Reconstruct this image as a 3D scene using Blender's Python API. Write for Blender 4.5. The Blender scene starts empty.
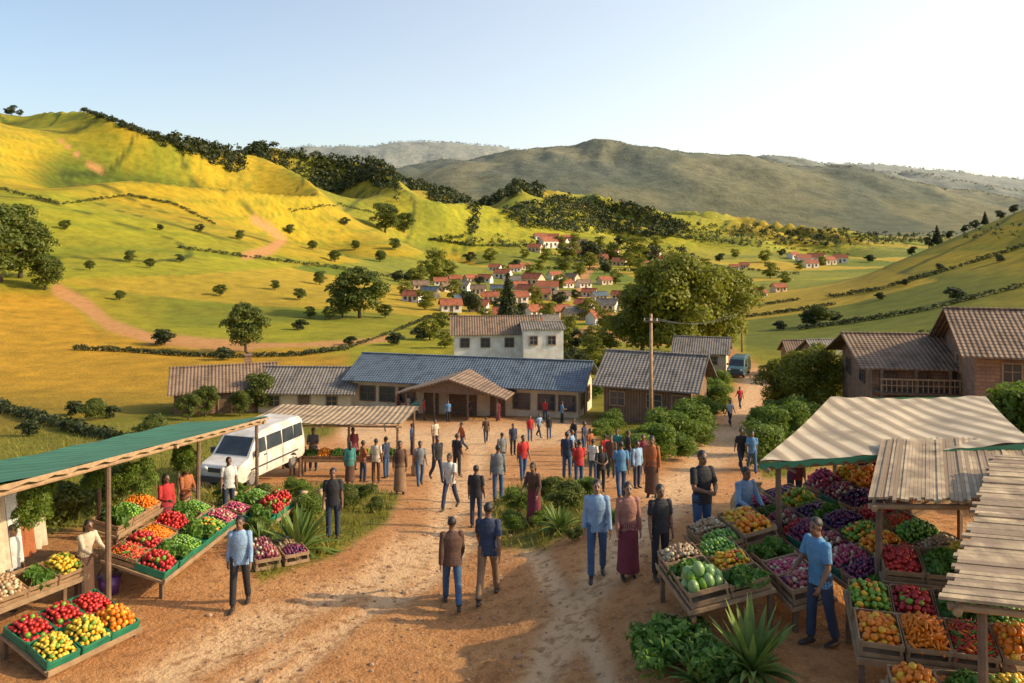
import bpy, math, random, numpy as np, time
from mathutils import Vector, Matrix, kdtree
from mathutils.bvhtree import BVHTree
T0=time.time()
random.seed(7); rng=np.random.default_rng(7)
F=800.; VH=240.; CZ=7.
sc=bpy.context.scene; COL=sc.collection
R=math.radians
# ------------------------------------------------------------ noise
def _h(i,j,s):
    n=(i*374761+j*668265+s*144269+12345)&0xffffff
    n=((n^(n>>7))*1274127)&0xffffffff
    n=((n^(n>>11))*85141)&0xffffffff
    return ((n>>5)&0xffff)/65535.
def vn(x,y,s=0):
    x=np.asarray(x,float); y=np.asarray(y,float)
    i=np.floor(x).astype(np.int64); j=np.floor(y).astype(np.int64)
    fx=x-i; fy=y-j; fx=fx*fx*(3-2*fx); fy=fy*fy*(3-2*fy)
    return (_h(i,j,s)*(1-fx)+_h(i+1,j,s)*fx)*(1-fy)+(_h(i,j+1,s)*(1-fx)+_h(i+1,j+1,s)*fx)*fy
def fbm(x,y,s=0,o=4):
    r=0;a=.5;t=0
    for k in range(o):
        r=r+a*vn(x,y,s+k); t+=a; a*=.5; x=np.asarray(x)*2.03; y=np.asarray(y)*2.03
    return r/t
def ss(a,b,x):
    t=np.clip((x-a)/(b-a),0,1); return t*t*(3-2*t)
# ------------------------------------------------------------ terrain grid
US=np.concatenate([np.arange(-1500,-60,40),np.arange(-60,1084,3),np.arange(1084,2540,40)]).astype(float)
ND=600; DS=np.exp(np.linspace(math.log(4),math.log(12000),ND))
base=[(4,.1),(12,0),(16,0),(20,-.25),(24,-1),(31,-2.3),(38,-3.8),(45,-5),(57,-6.6),(70,-8),(80,-8.3)]
tab={
-300:[(90,360),(120,325),(160,265),(220,200),(300,140),(450,70),(600,80),(1000,150),(1500,200)],
0:[(90,385),(120,345),(160,300),(220,250),(300,195),(370,160),(450,115),(520,113),(650,135),(1000,180),(1500,210)],
130:[(90,388),(120,350),(160,312),(220,268),(300,222),(400,170),(520,130),(600,132),(800,160),(1500,210)],
270:[(90,380),(120,352),(160,320),(220,284),(300,250),(400,214),(520,180),(650,155),(740,158),(1000,190),(1500,215)],
400:[(90,378),(120,350),(160,326),(220,302),(300,278),(400,258),(550,222),(720,180),(800,182),(1000,202),(1500,220)],
520:[(90,378),(120,350),(160,330),(220,312),(300,295),(400,278),(550,258),(700,228),(880,192),(960,194),(1200,207),(1500,222)],
640:[(90,378),(120,350),(160,330),(220,313),(300,297),(400,282),(550,265),(750,246),(900,232),(1080,212),(1150,213),(1500,226)],
740:[(90,378),(120,352),(160,331),(220,312),(300,297),(400,284),(550,270),(800,251),(1100,229),(1250,222),(1400,225),(1500,228)],
830:[(90,376),(120,347),(160,322),(200,300),(240,288),(300,290),(400,283),(550,270),(800,254),(1200,237),(1500,234)],
900:[(90,372),(120,340),(160,305),(200,276),(250,255),(300,262),(400,275),(550,270),(800,254),(1200,240),(1500,236)],
1024:[(90,358),(120,318),(160,273),(200,240),(250,207),(320,222),(450,250),(800,250),(1200,240),(1500,236)],
1300:[(90,340),(120,280),(160,225),(250,150),(320,165),(450,220),(800,250),(1500,240)]}
cu=sorted(tab); Zc=[]
def ip(u,pts): return np.interp(u,[p[0] for p in pts],[p[1] for p in pts])
m1=[(0,200),(300,190),(400,174),(470,159),(520,151),(560,148),(600,144),(640,150),(700,156),(760,164),(850,174),(900,185),(960,198),(1024,209),(1300,215)]
m2=[(400,190),(600,175),(700,168),(760,161),(820,158),(860,161),(900,168),(960,185),(1024,197),(1300,205)]
m3=[(0,150),(285,149),(330,143),(400,141),(450,142),(500,146),(520,150),(600,158),(880,165),(930,169),(980,176),(1024,181),(1300,172)]
for u in cu:
    pts=list(base)+[(d,CZ-(v-VH)*d/F) for d,v in tab[u]]
    for d,v in ((2000,231),(3000,ip(u,m1)),(3600,215),(4400,ip(u,m2)),(5600,205),(7600,ip(u,m3)),(12000,200)):
        pts.append((d,CZ-(v-VH)*d/F))
    Zc.append(np.interp(DS,[p[0] for p in pts],[p[1] for p in pts]))
Zc=np.array(Zc)
Z=np.array([np.interp(US,cu,Zc[:,k]) for k in range(ND)])
for k,d in enumerate(DS):
    for dc,mm,w in ((3000,m1,500),(4400,m2,500),(7600,m3,900)):
        wt=math.exp(-((d-dc)/w)**2)
        if wt>.02: Z[k]=Z[k]*(1-wt)+wt*(CZ-(ip(US,mm)-VH)*dc/F)
def blur(A,sg,ax):
    r=int(sg*3); k=np.exp(-.5*(np.arange(-r,r+1)/sg)**2); k/=k.sum()
    P=np.pad(A,[(r,r) if a==ax else (0,0) for a in range(2)],mode='edge')
    return sum(k[i]*(P[i:i+A.shape[0],:] if ax==0 else P[:,i:i+A.shape[1]]) for i in range(2*r+1))
Zb=blur(Z,5,0); Zb2=blur(Zb,14,1)
w=ss(70,130,DS)[:,None]*(1-ss(1500,2200,DS))[:,None]
Z=Zb*(1-w)+Zb2*w
D2=np.repeat(DS[:,None],len(US),1); X2=(US[None,:]-512)/F*D2
Z+=1.15*ss(-1.0,4,X2)*(1-ss(16,28,D2))
m=np.clip((Z+13)/25,0,1)*ss(110,200,D2)*(1-ss(1000,1400,D2))
lob=1-np.abs(2*fbm(X2/130+D2/300,D2/190-X2/260,3,2)-1)*1.6
Z+=m*(.06*D2*(lob-.66)+.006*D2*(fbm(X2/50,D2/50,9,2)-.5))*(1-.6*ss(840,900,US)[None,:])
Z+=.35*(fbm(X2/11,D2/11,21,3)-.5)*ss(26,60,D2)
Z+=.06*(fbm(X2/1.6,D2/1.6,31,3)-.5)
mm=ss(1900,2700,D2); mf=1-ss(4800,6500,D2)*.75
rg=1-np.abs(2*fbm(X2/650+D2/1800,D2/1300,41,4)-1)
Z+=mm*mf*D2*.045*(rg-.74)+mm*mf*D2*.010*(fbm(X2/150,D2/300,51,3)-.5)+mm*7*(vn(X2/34,D2/60,57)-.5)
LD=math.log(4); SD=(math.log(12000)-LD)/(ND-1)
def hgt(x,y):
    y=max(y,4.01); u=512+F*x/y
    a=(math.log(y)-LD)/SD; i=min(int(a),ND-2); fa=a-i
    j=int(np.clip(np.searchsorted(US,u)-1,0,len(US)-2)); fb=min(max((u-US[j])/(US[j+1]-US[j]),0),1)
    return float((Z[i,j]*(1-fb)+Z[i,j+1]*fb)*(1-fa)+(Z[i+1,j]*(1-fb)+Z[i+1,j+1]*fb)*fa)
VG=VH+(CZ-Z)*F/D2; CM=np.minimum.accumulate(VG,axis=0)
def G(u,v):
    j=int(np.argmin(np.abs(US-u))); c=-CM[:,j]
    k=int(np.clip(np.searchsorted(c,-v),1,ND-1))
    a,b=-c[k-1],-c[k]; t=0 if a==b else (a-v)/(a-b)
    d=math.exp(math.log(DS[k-1])+t*SD); d=min(d,12000)
    x=(u-512)/F*d
    return Vector((x,d,hgt(x,d)))
def crest(u,d0,d1):
    j=int(np.argmin(np.abs(US-u))); a=np.searchsorted(DS,d0); b=np.searchsorted(DS,d1)
    k=a+int(np.argmin(VG[a:b,j])); d=DS[k]; x=(u-512)/F*d
    return Vector((x,d,Z[k,j]))
# ------------------------------------------------------------ materials
def nt(name):
    m=bpy.data.materials.new(name); m.use_nodes=True; t=m.node_tree
    return m,t,t.nodes["Principled BSDF"]
def rgb(c): return (c[0],c[1],c[2],1)
def link(t,a,b): t.links.new(a,b)
def mixc(t,fac,a,b):
    n=t.nodes.new('ShaderNodeMix'); n.data_type='RGBA'
    for s,val in ((n.inputs[0],fac),(n.inputs[6],a),(n.inputs[7],b)):
        if isinstance(val,bpy.types.NodeSocket): t.links.new(val,s)
        elif isinstance(val,(int,float)): s.default_value=val
        else: s.default_value=rgb(val)
    return n.outputs[2]
def noise(t,sc_,det=4,vec=None,rough=.55):
    n=t.nodes.new('ShaderNodeTexNoise'); n.inputs['Scale'].default_value=sc_; n.inputs['Detail'].default_value=det; n.inputs['Roughness'].default_value=rough
    if vec is not None: link(t,vec,n.inputs['Vector'])
    return n.outputs['Fac']
def ramp(t,fac,a,b):
    n=t.nodes.new('ShaderNodeMapRange'); n.inputs[1].default_value=a; n.inputs[2].default_value=b
    link(t,fac,n.inputs[0]); return n.outputs[0]
def objc(t): return t.nodes.new('ShaderNodeTexCoord').outputs['Object']
def bump(t,p,h,dist,st=1):
    b=t.nodes.new('ShaderNodeBump'); b.inputs['Distance'].default_value=dist; b.inputs['Strength'].default_value=st
    link(t,h,b.inputs['Height']); link(t,b.outputs[0],p.inputs['Normal'])
MC={}
def M(name,c1,c2=None,scale=4,rough=.75,bd=.01,metal=0,det=5,island=0):
    if name in MC: return MC[name]
    m,t,p=nt(name); c2=c2 or tuple(x*.65 for x in c1)
    v=objc(t); n=noise(t,scale,det,v); f=ramp(t,n,.35,.65); c=mixc(t,f,c1,c2)
    if island:
        g=t.nodes.new('ShaderNodeNewGeometry'); r=ramp(t,g.outputs['Random Per Island'],0,1)
        c=mixc(t,r,c,c2 if island==1 else tuple(min(1,x*1.5) for x in c1))
    link(t,c,p.inputs['Base Color']); p.inputs['Roughness'].default_value=rough; p.inputs['Metallic'].default_value=metal
    if bd: bump(t,p,noise(t,scale*4,4,v),bd)
    MC[name]=m; return m
def MW(name,c1,c2,wsc,direction='X',rough=.6,bd=.03,metal=0,dirt=.5):
    if name in MC: return MC[name]
    m,t,p=nt(name); v=objc(t)
    w=t.nodes.new('ShaderNodeTexWave'); w.bands_direction=direction; w.inputs['Scale'].default_value=wsc; w.inputs['Distortion'].default_value=.4; w.inputs['Detail'].default_value=1
    link(t,v,w.inputs['Vector'])
    c=mixc(t,ramp(t,w.outputs['Fac'],.2,.8),c1,c2)
    n=noise(t,1.2,6,v); c=mixc(t,ramp(t,n,.45,.75),c,tuple(x*dirt for x in c2))
    link(t,c,p.inputs['Base Color']); p.inputs['Roughness'].default_value=rough; p.inputs['Metallic'].default_value=metal
    bump(t,p,w.outputs['Fac'],bd); MC[name]=m; return m
def MB_(name,c1,c2,mortar,sx,rowh,bw,rough=.8,bd=.02):
    if name in MC: return MC[name]
    m,t,p=nt(name); v=objc(t)
    mp=t.nodes.new('ShaderNodeCombineXYZ'); sp=t.nodes.new('ShaderNodeSeparateXYZ'); link(t,v,sp.inputs[0])
    a=t.nodes.new('ShaderNodeMath'); a.operation='ADD'; link(t,sp.outputs[0],a.inputs[0]); link(t,sp.outputs[1],a.inputs[1])
    link(t,a.outputs[0],mp.inputs[0]); link(t,sp.outputs[2],mp.inputs[1])
    b=t.nodes.new('ShaderNodeTexBrick'); link(t,mp.outputs[0],b.inputs['Vector'])
    b.inputs['Color1'].default_value=rgb(c1); b.inputs['Color2'].default_value=rgb(c2); b.inputs['Mortar'].default_value=rgb(mortar)
    b.inputs['Scale'].default_value=sx; b.inputs['Row Height'].default_value=rowh; b.inputs['Brick Width'].default_value=bw; b.inputs['Mortar Size'].default_value=.012
    c=mixc(t,ramp(t,noise(t,1.5,6,v),.4,.75),b.outputs['Color'],tuple(x*.5 for x in c1))
    link(t,c,p.inputs['Base Color']); p.inputs['Roughness'].default_value=rough
    bump(t,p,b.outputs['Fac'],-bd); MC[name]=m; return m
def leafm(name,c1,c2,tr=.3):
    if name in MC: return MC[name]
    m,t,p=nt(name); g=t.nodes.new('ShaderNodeNewGeometry')
    c=mixc(t,g.outputs['Random Per Island'],c1,c2)
    c=mixc(t,ramp(t,noise(t,.9,3,objc(t)),.35,.7),c,tuple(x*.6 for x in c1))
    link(t,c,p.inputs['Base Color']); p.inputs['Roughness'].default_value=.6
    tl=t.nodes.new('ShaderNodeBsdfTranslucent'); link(t,c,tl.inputs[0])
    mx=t.nodes.new('ShaderNodeMixShader'); mx.inputs[0].default_value=tr
    link(t,p.outputs[0],mx.inputs[1]); link(t,tl.outputs[0],mx.inputs[2])
    link(t,mx.outputs[0],t.nodes['Material Output'].inputs[0]); MC[name]=m; return m
# ------------------------------------------------------------ mesh helpers
def mesh_np(name,V,Q,mat=None):
    V=np.asarray(V,np.float32); Q=np.asarray(Q,np.int32); me=bpy.data.meshes.new(name); k=Q.shape[1]
    me.vertices.add(len(V)); me.vertices.foreach_set("co",V.ravel())
    me.loops.add(Q.size); me.loops.foreach_set("vertex_index",Q.ravel())
    me.polygons.add(len(Q)); me.polygons.foreach_set("loop_start",np.arange(0,Q.size,k,dtype=np.int32))
    me.update(calc_edges=True)
    if mat: me.materials.append(mat)
    return me
class B:
    def __init__(s): s.V=[]; s.F=[]; s.m=[]; s.mi=0
    def add(s,vs,fs):
        o=len(s.V); s.V+= [tuple(v) for v in vs]; s.F+=[tuple(i+o for i in f) for f in fs]; s.m+=[s.mi]*len(fs); return s
    def box(s,c,sz,mat=None):
        hx,hy,hz=[a/2 for a in sz]; P=[Vector((x,y,z)) for z in(-hz,hz) for y in(-hy,hy) for x in(-hx,hx)]
        if mat is not None: P=[mat@p for p in P]
        P=[p+Vector(c) for p in P]
        return s.add(P,[(0,2,3,1),(4,5,7,6),(0,1,5,4),(1,3,7,5),(3,2,6,7),(2,0,4,6)])
    def cyl(s,a,b,r0,r1=None,seg=10):
        r1=r0 if r1 is None else r1; return s.loft([a,b],[(r0,r0),(r1,r1)],seg)
    def loft(s,pts,rads,seg=12,side=None):
        pts=[Vector(p) for p in pts]; n=len(pts); vs=[]
        for i in range(n):
            t=(pts[min(i+1,n-1)]-pts[max(i-1,0)]).normalized()
            ref=Vector(side) if side else (Vector((1,0,0)) if abs(t.x)<.9 else Vector((0,1,0)))
            a=(ref-t*ref.dot(t)).normalized(); b=t.cross(a)
            for k in range(seg):
                q=2*math.pi*k/seg; vs.append(pts[i]+a*math.cos(q)*rads[i][0]+b*math.sin(q)*rads[i][1])
        fs=[(i*seg+k,i*seg+(k+1)%seg,(i+1)*seg+(k+1)%seg,(i+1)*seg+k) for i in range(n-1) for k in range(seg)]
        fs.append(tuple(range(seg))[::-1]); fs.append(tuple((n-1)*seg+k for k in range(seg)))
        return s.add(vs,fs)
    def ell(s,c,r,seg=12,rg=8,mat=None):
        vs=[(0,0,r[2])]
        for i in range(1,rg):
            a=math.pi*i/rg
            for k in range(seg):
                q=2*math.pi*k/seg; vs.append((r[0]*math.sin(a)*math.cos(q),r[1]*math.sin(a)*math.sin(q),r[2]*math.cos(a)))
        vs.append((0,0,-r[2])); L=len(vs)-1
        fs=[(0,1+k,1+(k+1)%seg) for k in range(seg)]
        fs+=[(1+(i)*seg+k,1+(i+1)*seg+k,1+(i+1)*seg+(k+1)%seg,1+i*seg+(k+1)%seg) for i in range(rg-2) for k in range(seg)]
        fs+=[(L,1+(rg-2)*seg+(k+1)%seg,1+(rg-2)*seg+k) for k in range(seg)]
        c=Vector(c); return s.add([(mat@Vector(v) if mat else Vector(v))+c for v in vs],fs)
    def mesh(s,name,mats,smooth=False):
        me=bpy.data.meshes.new(name); me.from_pydata(s.V,[],s.F)
        for m in (mats if isinstance(mats,(list,tuple)) else [mats]): me.materials.append(m)
        me.polygons.foreach_set('material_index',s.m)
        if smooth: me.polygons.foreach_set('use_smooth',[True]*len(s.F))
        me.update(); return me
def obj(name,me,parent=None,loc=(0,0,0),rz=0,label=None,cat=None,group=None,kind=None,scale=None,mw=None):
    o=bpy.data.objects.new(name,me); COL.objects.link(o)
    if mw is not None: o.matrix_world=mw
    else:
        o.location=loc; o.rotation_euler=(0,0,rz)
        if scale: o.scale=scale if hasattr(scale,'__len__') else (scale,)*3
    if parent: o.parent=parent
    if label: o['label']=label
    if cat: o['category']=cat
    if group: o['group']=group
    if kind: o['kind']=kind
    return o
def dup(root,loc,rz,s,label=None):
    def cp(o,par):
        n=o.copy(); COL.objects.link(n)
        if par: n.parent=par
        for ch in o.children: cp(ch,n)
        return n
    n=cp(root,None); n.location=loc; n.rotation_euler=(0,0,rz); n.scale=(s,)*3 if not hasattr(s,'__len__') else s
    if label: n['label']=label
    return n
# ------------------------------------------------------------ PEOPLE
SK=[M('skin_deep',(.21,.105,.06),(.17,.085,.048),9,.5,.001),M('skin_brown',(.34,.19,.115),(.28,.15,.09),9,.5,.001)]
HAIR=M('hair_black',(.012,.01,.009),(.03,.022,.018),60,.5,.004)
DARK=M('eye_dark',(.015,.01,.008),None,30,.3,0); LIP=M('lip',(.18,.07,.055),None,30,.4,0)
SHOE=M('shoe_leather',(.03,.022,.018),(.06,.04,.03),20,.45,.002)
CL=dict(white=(.66,.66,.62),paleblue=(.26,.40,.58),blue=(.10,.26,.46),navy=(.03,.045,.09),black=(.022,.022,.027),brown=(.11,.055,.035),
 khaki=(.27,.165,.09),jeans=(.05,.11,.22),red=(.5,.03,.03),maroon=(.18,.03,.05),pink=(.5,.12,.15),grey=(.18,.19,.20),teal=(.05,.25,.22),
 rust=(.38,.12,.04),cream=(.6,.5,.36),green=(.08,.2,.08),rose=(.36,.17,.13))
def cloth(n): return M('cloth_'+n,CL[n],tuple(x*.72 for x in CL[n]),5,.85,.016)
class Body:
    def __init__(s): s.b=B(); s.t=[]
    def tag(s,t): s.t+= [t]*(len(s.b.V)-len(s.t))
    def loft(s,pts,rads,tag,seg=14,side=None,sub=3):
        P=[];Rr=[]
        for i in range(len(pts)-1):
            for k in range(sub):
                f=k/sub; P.append(Vector(pts[i]).lerp(Vector(pts[i+1]),f)); Rr.append(tuple(rads[i][q]*(1-f)+rads[i+1][q]*f for q in(0,1)))
        P.append(Vector(pts[-1])); Rr.append(rads[-1]); s.b.loft(P,Rr,seg,side); s.tag(tag)
    def ell(s,c,r,tag,mat=None,seg=14,rg=10): s.b.ell(c,r,seg,rg,mat); s.tag(tag)
POSES=dict(
 stand=dict(a=(.05,-.03),k=(.05,.03),s=(.05,.0),e=(.25,.2),b=(.13,.13)),
 stand2=dict(a=(.12,-.06),k=(.18,.02),s=(.3,.0),e=(1.2,.25),b=(.16,.12),inw=(.6,0),head=.3),
 hands=dict(a=(.06,-.04),k=(.05,.04),s=(.35,.3),e=(1.15,1.2),b=(.16,.16),inw=(.75,.75)),
 walk=dict(a=(.42,-.32),k=(.12,.25),s=(-.38,.36),e=(.2,.45),b=(.12,.12),lean=.06),
 walk2=dict(a=(-.28,.36),k=(.42,.1),s=(.32,-.3),e=(.45,.2),b=(.12,.12),lean=.05),
 stroll=dict(a=(.22,-.18),k=(.08,.22),s=(-.15,.15),e=(.2,.3),b=(.13,.13),lean=.02),
 reach=dict(a=(.15,-.12),k=(.1,.1),s=(.75,.5),e=(.6,.8),b=(.15,.2),inw=(.2,.2),lean=.22),
 sit=dict(a=(1.35,1.2),k=(1.3,1.15),s=(.35,.4),e=(.9,.8),b=(.2,.2),inw=(.5,.4),lean=.12),
 side=dict(a=(.1,-.15),k=(.05,.1),s=(.25,.1),e=(.9,.5),b=(.2,.2),inw=(.4,.1),lean=.1,head=.2))
def make_body(pose,outfit,vox):
    p=POSES[pose]; inw=p.get('inw',(0,0)); L=p.get('lean',0); b=Body(); jk=1.12 if outfit.get('jacket') else 1.
    up=Vector((0,-math.sin(L),math.cos(L))); pel=Vector((0,0,.95)); sk=outfit.get('skirt')
    for i,sd in((0,-1),(1,1)):
        a=p['a'][i]; k=p['k'][i]; hip=Vector((sd*.092,0,.94)); kn=hip+.43*Vector((sd*.03,-math.sin(a),-math.cos(a)))
        th=a-k; an=kn+.43*Vector((0,-math.sin(th),-math.cos(th)))
        b.loft([hip+Vector((0,0,.05)),hip.lerp(kn,.3),kn,kn.lerp(an,.35),an+Vector((0,0,.03))],[(.092,.1),(.085,.092),(.066,.07),(.064,.068),(.06,.064)],2,sub=4)
        q=0 if th>-.25 else (th+.25); rm=Matrix.Rotation(-q*.9,3,'X')
        if pose=='sit': rm=Matrix.Identity(3)
        f=lambda y,z: an+rm@Vector((sd*.01*(-y/.2),y,z))
        b.loft([an+Vector((0,0,.02)),an-Vector((0,0,.05))],[(.04,.042),(.04,.045)],3)
        b.loft([f(.075,-.045),f(.05,-.05),f(-.05,-.05),f(-.14,-.055),f(-.2,-.062)],[(.02,.018),(.04,.034),(.045,.036),(.048,.026),(.025,.014)],3,side=(1,0,0))
    if sk:
        b.loft([pel+up*.1,pel,Vector((0,-.01,.6)),Vector((0,-.01,.3)),Vector((0,0,.13))],[(.15,.11),(.18,.13),(.19,.15),(.2,.17),(.215,.19)],2,seg=28,side=(1,0,0),sub=5)
    sp=lambda t,y=0: pel+up*t+Vector((0,y,0))
    b.loft([sp(-.10),sp(.0),sp(.06)],[(.15,.10),(.155,.105),(.135,.095)],2,seg=20,side=(1,0,0))
    j=jk; w=.93 if outfit.get('woman') else 1.
    b.loft([sp(-.10 if not sk else -.2),sp(-.06),sp(.06),sp(.16),sp(.3,-.005),sp(.42),sp(.49),sp(.53)],
           [(.172*j,.125*j),(.178*j,.128*j),(.164*j,.12*j),(.155*j*w,.115*j),(.178*j*w,.125*j),(.18*j*w,.112*j),(.13,.088),(.065,.06)],1,seg=36,side=(1,0,0),sub=5)
    nk=sp(.52); hy=p.get('head',0); hd=nk+Vector((0,-.02-.1*L,.15)); RM=Matrix.Rotation(hy,3,'Z')
    b.loft([sp(.47),nk+Vector((0,0,.02)),hd-Vector((0,-.01,.04))],[(.062,.06),(.056,.058),(.054,.058)],0)
    b.loft([sp(.49),sp(.535)],[(.082,.075),(.07,.068)],1)
    H=lambda x,y,z: hd+RM@Vector((x,y,z))
    b.ell(H(0,.012,.02),(.076,.095,.1),0,RM,26,20); b.ell(H(0,-.022,-.045),(.058,.07,.072),0,RM,26,20)
    b.ell(H(0,-.06,-.088),(.028,.026,.022),0,RM)
    b.loft([H(0,-.085,.022),H(0,-.108,-.018),H(0,-.09,-.03)],[(.009,.009),(.017,.014),(.014,.008)],0,8,side=(1,0,0))
    for sd in(-1,1):
        b.ell(H(sd*.078,.01,-.005),(.009,.02,.032),0,RM,8,8)
        b.ell(H(sd*.031,-.083,.010),(.010,.010,.005),4,RM,10,8); b.ell(H(sd*.032,-.086,.036),(.017,.008,.003),4,RM,10,6)
    b.ell(H(0,-.091,-.052),(.020,.008,.006),5,RM,10,6)
    for i,sd in((0,-1),(1,1)):
        s=p['s'][i]; e=p['e'][i]; bb=p['b'][i]; sh=sp(.455)+Vector((sd*.168*(.95 if w<1 else 1),0,0))
        ud=Vector((sd*math.sin(bb),-math.sin(s)*math.cos(bb),-math.cos(s)*math.cos(bb))).normalized()
        fd=Vector((sd*(math.sin(bb)*.6-inw[i]),-math.sin(s+e),-math.cos(s+e))).normalized()
        el=sh+ud*.29; wr=el+fd*.25
        b.ell(sh,(.064*j,.066*j,.064*j),1)
        if outfit.get('long',False):
            b.loft([sh,sh+ud*.14,el],[(.058*j,.062*j),(.053*j,.056*j),(.048*j,.05*j)],1); b.loft([el,el.lerp(wr,.5),wr-fd*.015],[(.049*j,.049*j),(.043*j,.044*j),(.037*j,.038*j)],1); b.ell(el,(.048*j,)*3,1)
            b.loft([wr-fd*.05,wr+fd*.005],[(.026,.022),(.026,.02)],0)
        else:
            b.loft([sh,sh+ud*.12,sh+ud*.22],[(.059,.064),(.06,.062),(.06,.062)],1)
            b.loft([sh+ud*.1,el],[(.043,.046),(.04,.042)],0); b.ell(el,(.04,)*3,0)
            b.loft([el,el.lerp(wr,.35),wr],[(.04,.041),(.038,.039),(.026,.023)],0)
        n=Vector((-sd,0,0)); n=(n-fd*n.dot(fd))
        if n.length<.3: n=Vector((0,0,-1)); n=n-fd*n.dot(fd)
        n.normalize(); wv=fd.cross(n)
        if wv.y>0: wv=-wv
        b.loft([wr-fd*.01,wr+fd*.03,wr+fd*.085],[(.026,.02),(.034,.017),(.04,.014)],0,side=tuple(wv))
        for q,(o,ln) in enumerate(((.031,.07),(.011,.082),(-.01,.077),(-.03,.06))):
            f0=wr+fd*.078+wv*o; d1=(fd+wv*o*3.5+n*.25).normalized(); d2=(fd+wv*o*3+n*.95).normalized()
            f1=f0+d1*ln*.5; f2=f1+d2*ln*.5; b.loft([f0,f1,f2],[(.009,.009),(.0085,.0085),(.006,.006)],0,8)
        t0=wr+fd*.025+wv*.026; t1=t0+(fd*.6+wv*.75+n*.3).normalized()*.035; b.loft([t0,t1,t1+(fd*.9+wv*.3+n*.3).normalized()*.03],[(.013,.012),(.011,.01),(.008,.007)],0,8)
    off=-min(v[2] for v in b.b.V)
    me=b.b.mesh('tmp',DARK); to=bpy.data.objects.new('tmp',me); COL.objects.link(to)
    r=to.modifiers.new('r','REMESH'); r.mode='VOXEL'; r.voxel_size=vox; r.use_smooth_shade=True
    s_=to.modifiers.new('s','SMOOTH'); s_.factor=.5; s_.iterations=2 if vox<.012 else 1
    bpy.context.view_layer.update()
    out=bpy.data.meshes.new_from_object(to.evaluated_get(bpy.context.evaluated_depsgraph_get()))
    bv=BVHTree.FromPolygons([v.co for v in out.vertices],[tuple(p_.vertices) for p_ in out.polygons])
    ok=[]
    for i,v in enumerate(b.b.V):
        q=bv.find_nearest(v)
        if q[3] is not None and (q[3]<max(.006,vox*.45)): ok.append(i)
    kd=kdtree.KDTree(len(ok))
    for i in ok: kd.insert(b.b.V[i],i)
    kd.balance()
    nP=len(out.polygons); cen=np.empty(nP*3); out.polygons.foreach_get('center',cen); cen=cen.reshape(-1,3)
    tg=[b.t[kd.find(c)[1]] for c in cen]
    out.materials.clear()
    for _ in range(6): out.materials.append(DARK)
    out.polygons.foreach_set('material_index',tg); out.polygons.foreach_set('use_smooth',[True]*nP)
    bpy.data.objects.remove(to); bpy.data.meshes.remove(me)
    nv=len(out.vertices); co=np.empty(nv*3); out.vertices.foreach_get('co',co); co=co.reshape(-1,3); co[:,2]+=off; out.vertices.foreach_set('co',co.ravel()); out.update()
    hb=B(); hc=hd+RM@Vector((0,.022,.036))+Vector((0,0,off))
    hb.ell(hc,(.083,.094,.096),18,14,RM)
    if outfit.get('woman'):
        hb.loft([hc+Vector((0,.03,.02)),hc+Vector((0,.07,-.08)),hc+Vector((0,.08,-.2)),hc+Vector((0,.09,-.3))],[(.07,.05),(.075,.04),(.06,.03),(.03,.015)],12)
    hv=[]
    for v in hb.V:
        k=.006*(random.random()-.5); hv.append((v[0]+k,v[1]+k,v[2]+.8*k))
    hb.V=hv
    return out,hb
BC={}
def person(u,v,h,top,bot,yaw,pose,label,place='the dirt ground',pos=None,**o):
    P=pos if pos is not None else G(u,v); d=P.y
    Hh=min(max(h*d/F,1.62),1.95)/1.77 if pose!='sit' else 1.0
    vox=.009 if h>70 else (.012 if h>48 else .018)
    key=(pose,vox,o.get('skirt'),o.get('woman'),o.get('long'),o.get('jacket'))
    if key not in BC: BC[key]=make_body(pose,o,vox)
    me,hb=BC[key]; me=me.copy(); me.name='person_body'
    ms=[SK[o.get('skin',0)],cloth(top),cloth(bot),SHOE,DARK,LIP]
    for i,m_ in enumerate(ms): me.materials[i]=m_
    ob=obj('person',me,None,P,R(yaw),label+' on '+place if place else label,'person',o.get('group'),scale=Hh)
    hm=hb.mesh('hair',cloth(o['scarf']) if o.get('scarf') else HAIR,True); obj('headscarf' if o.get('scarf') else 'hair',hm,ob)
    return ob
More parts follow.
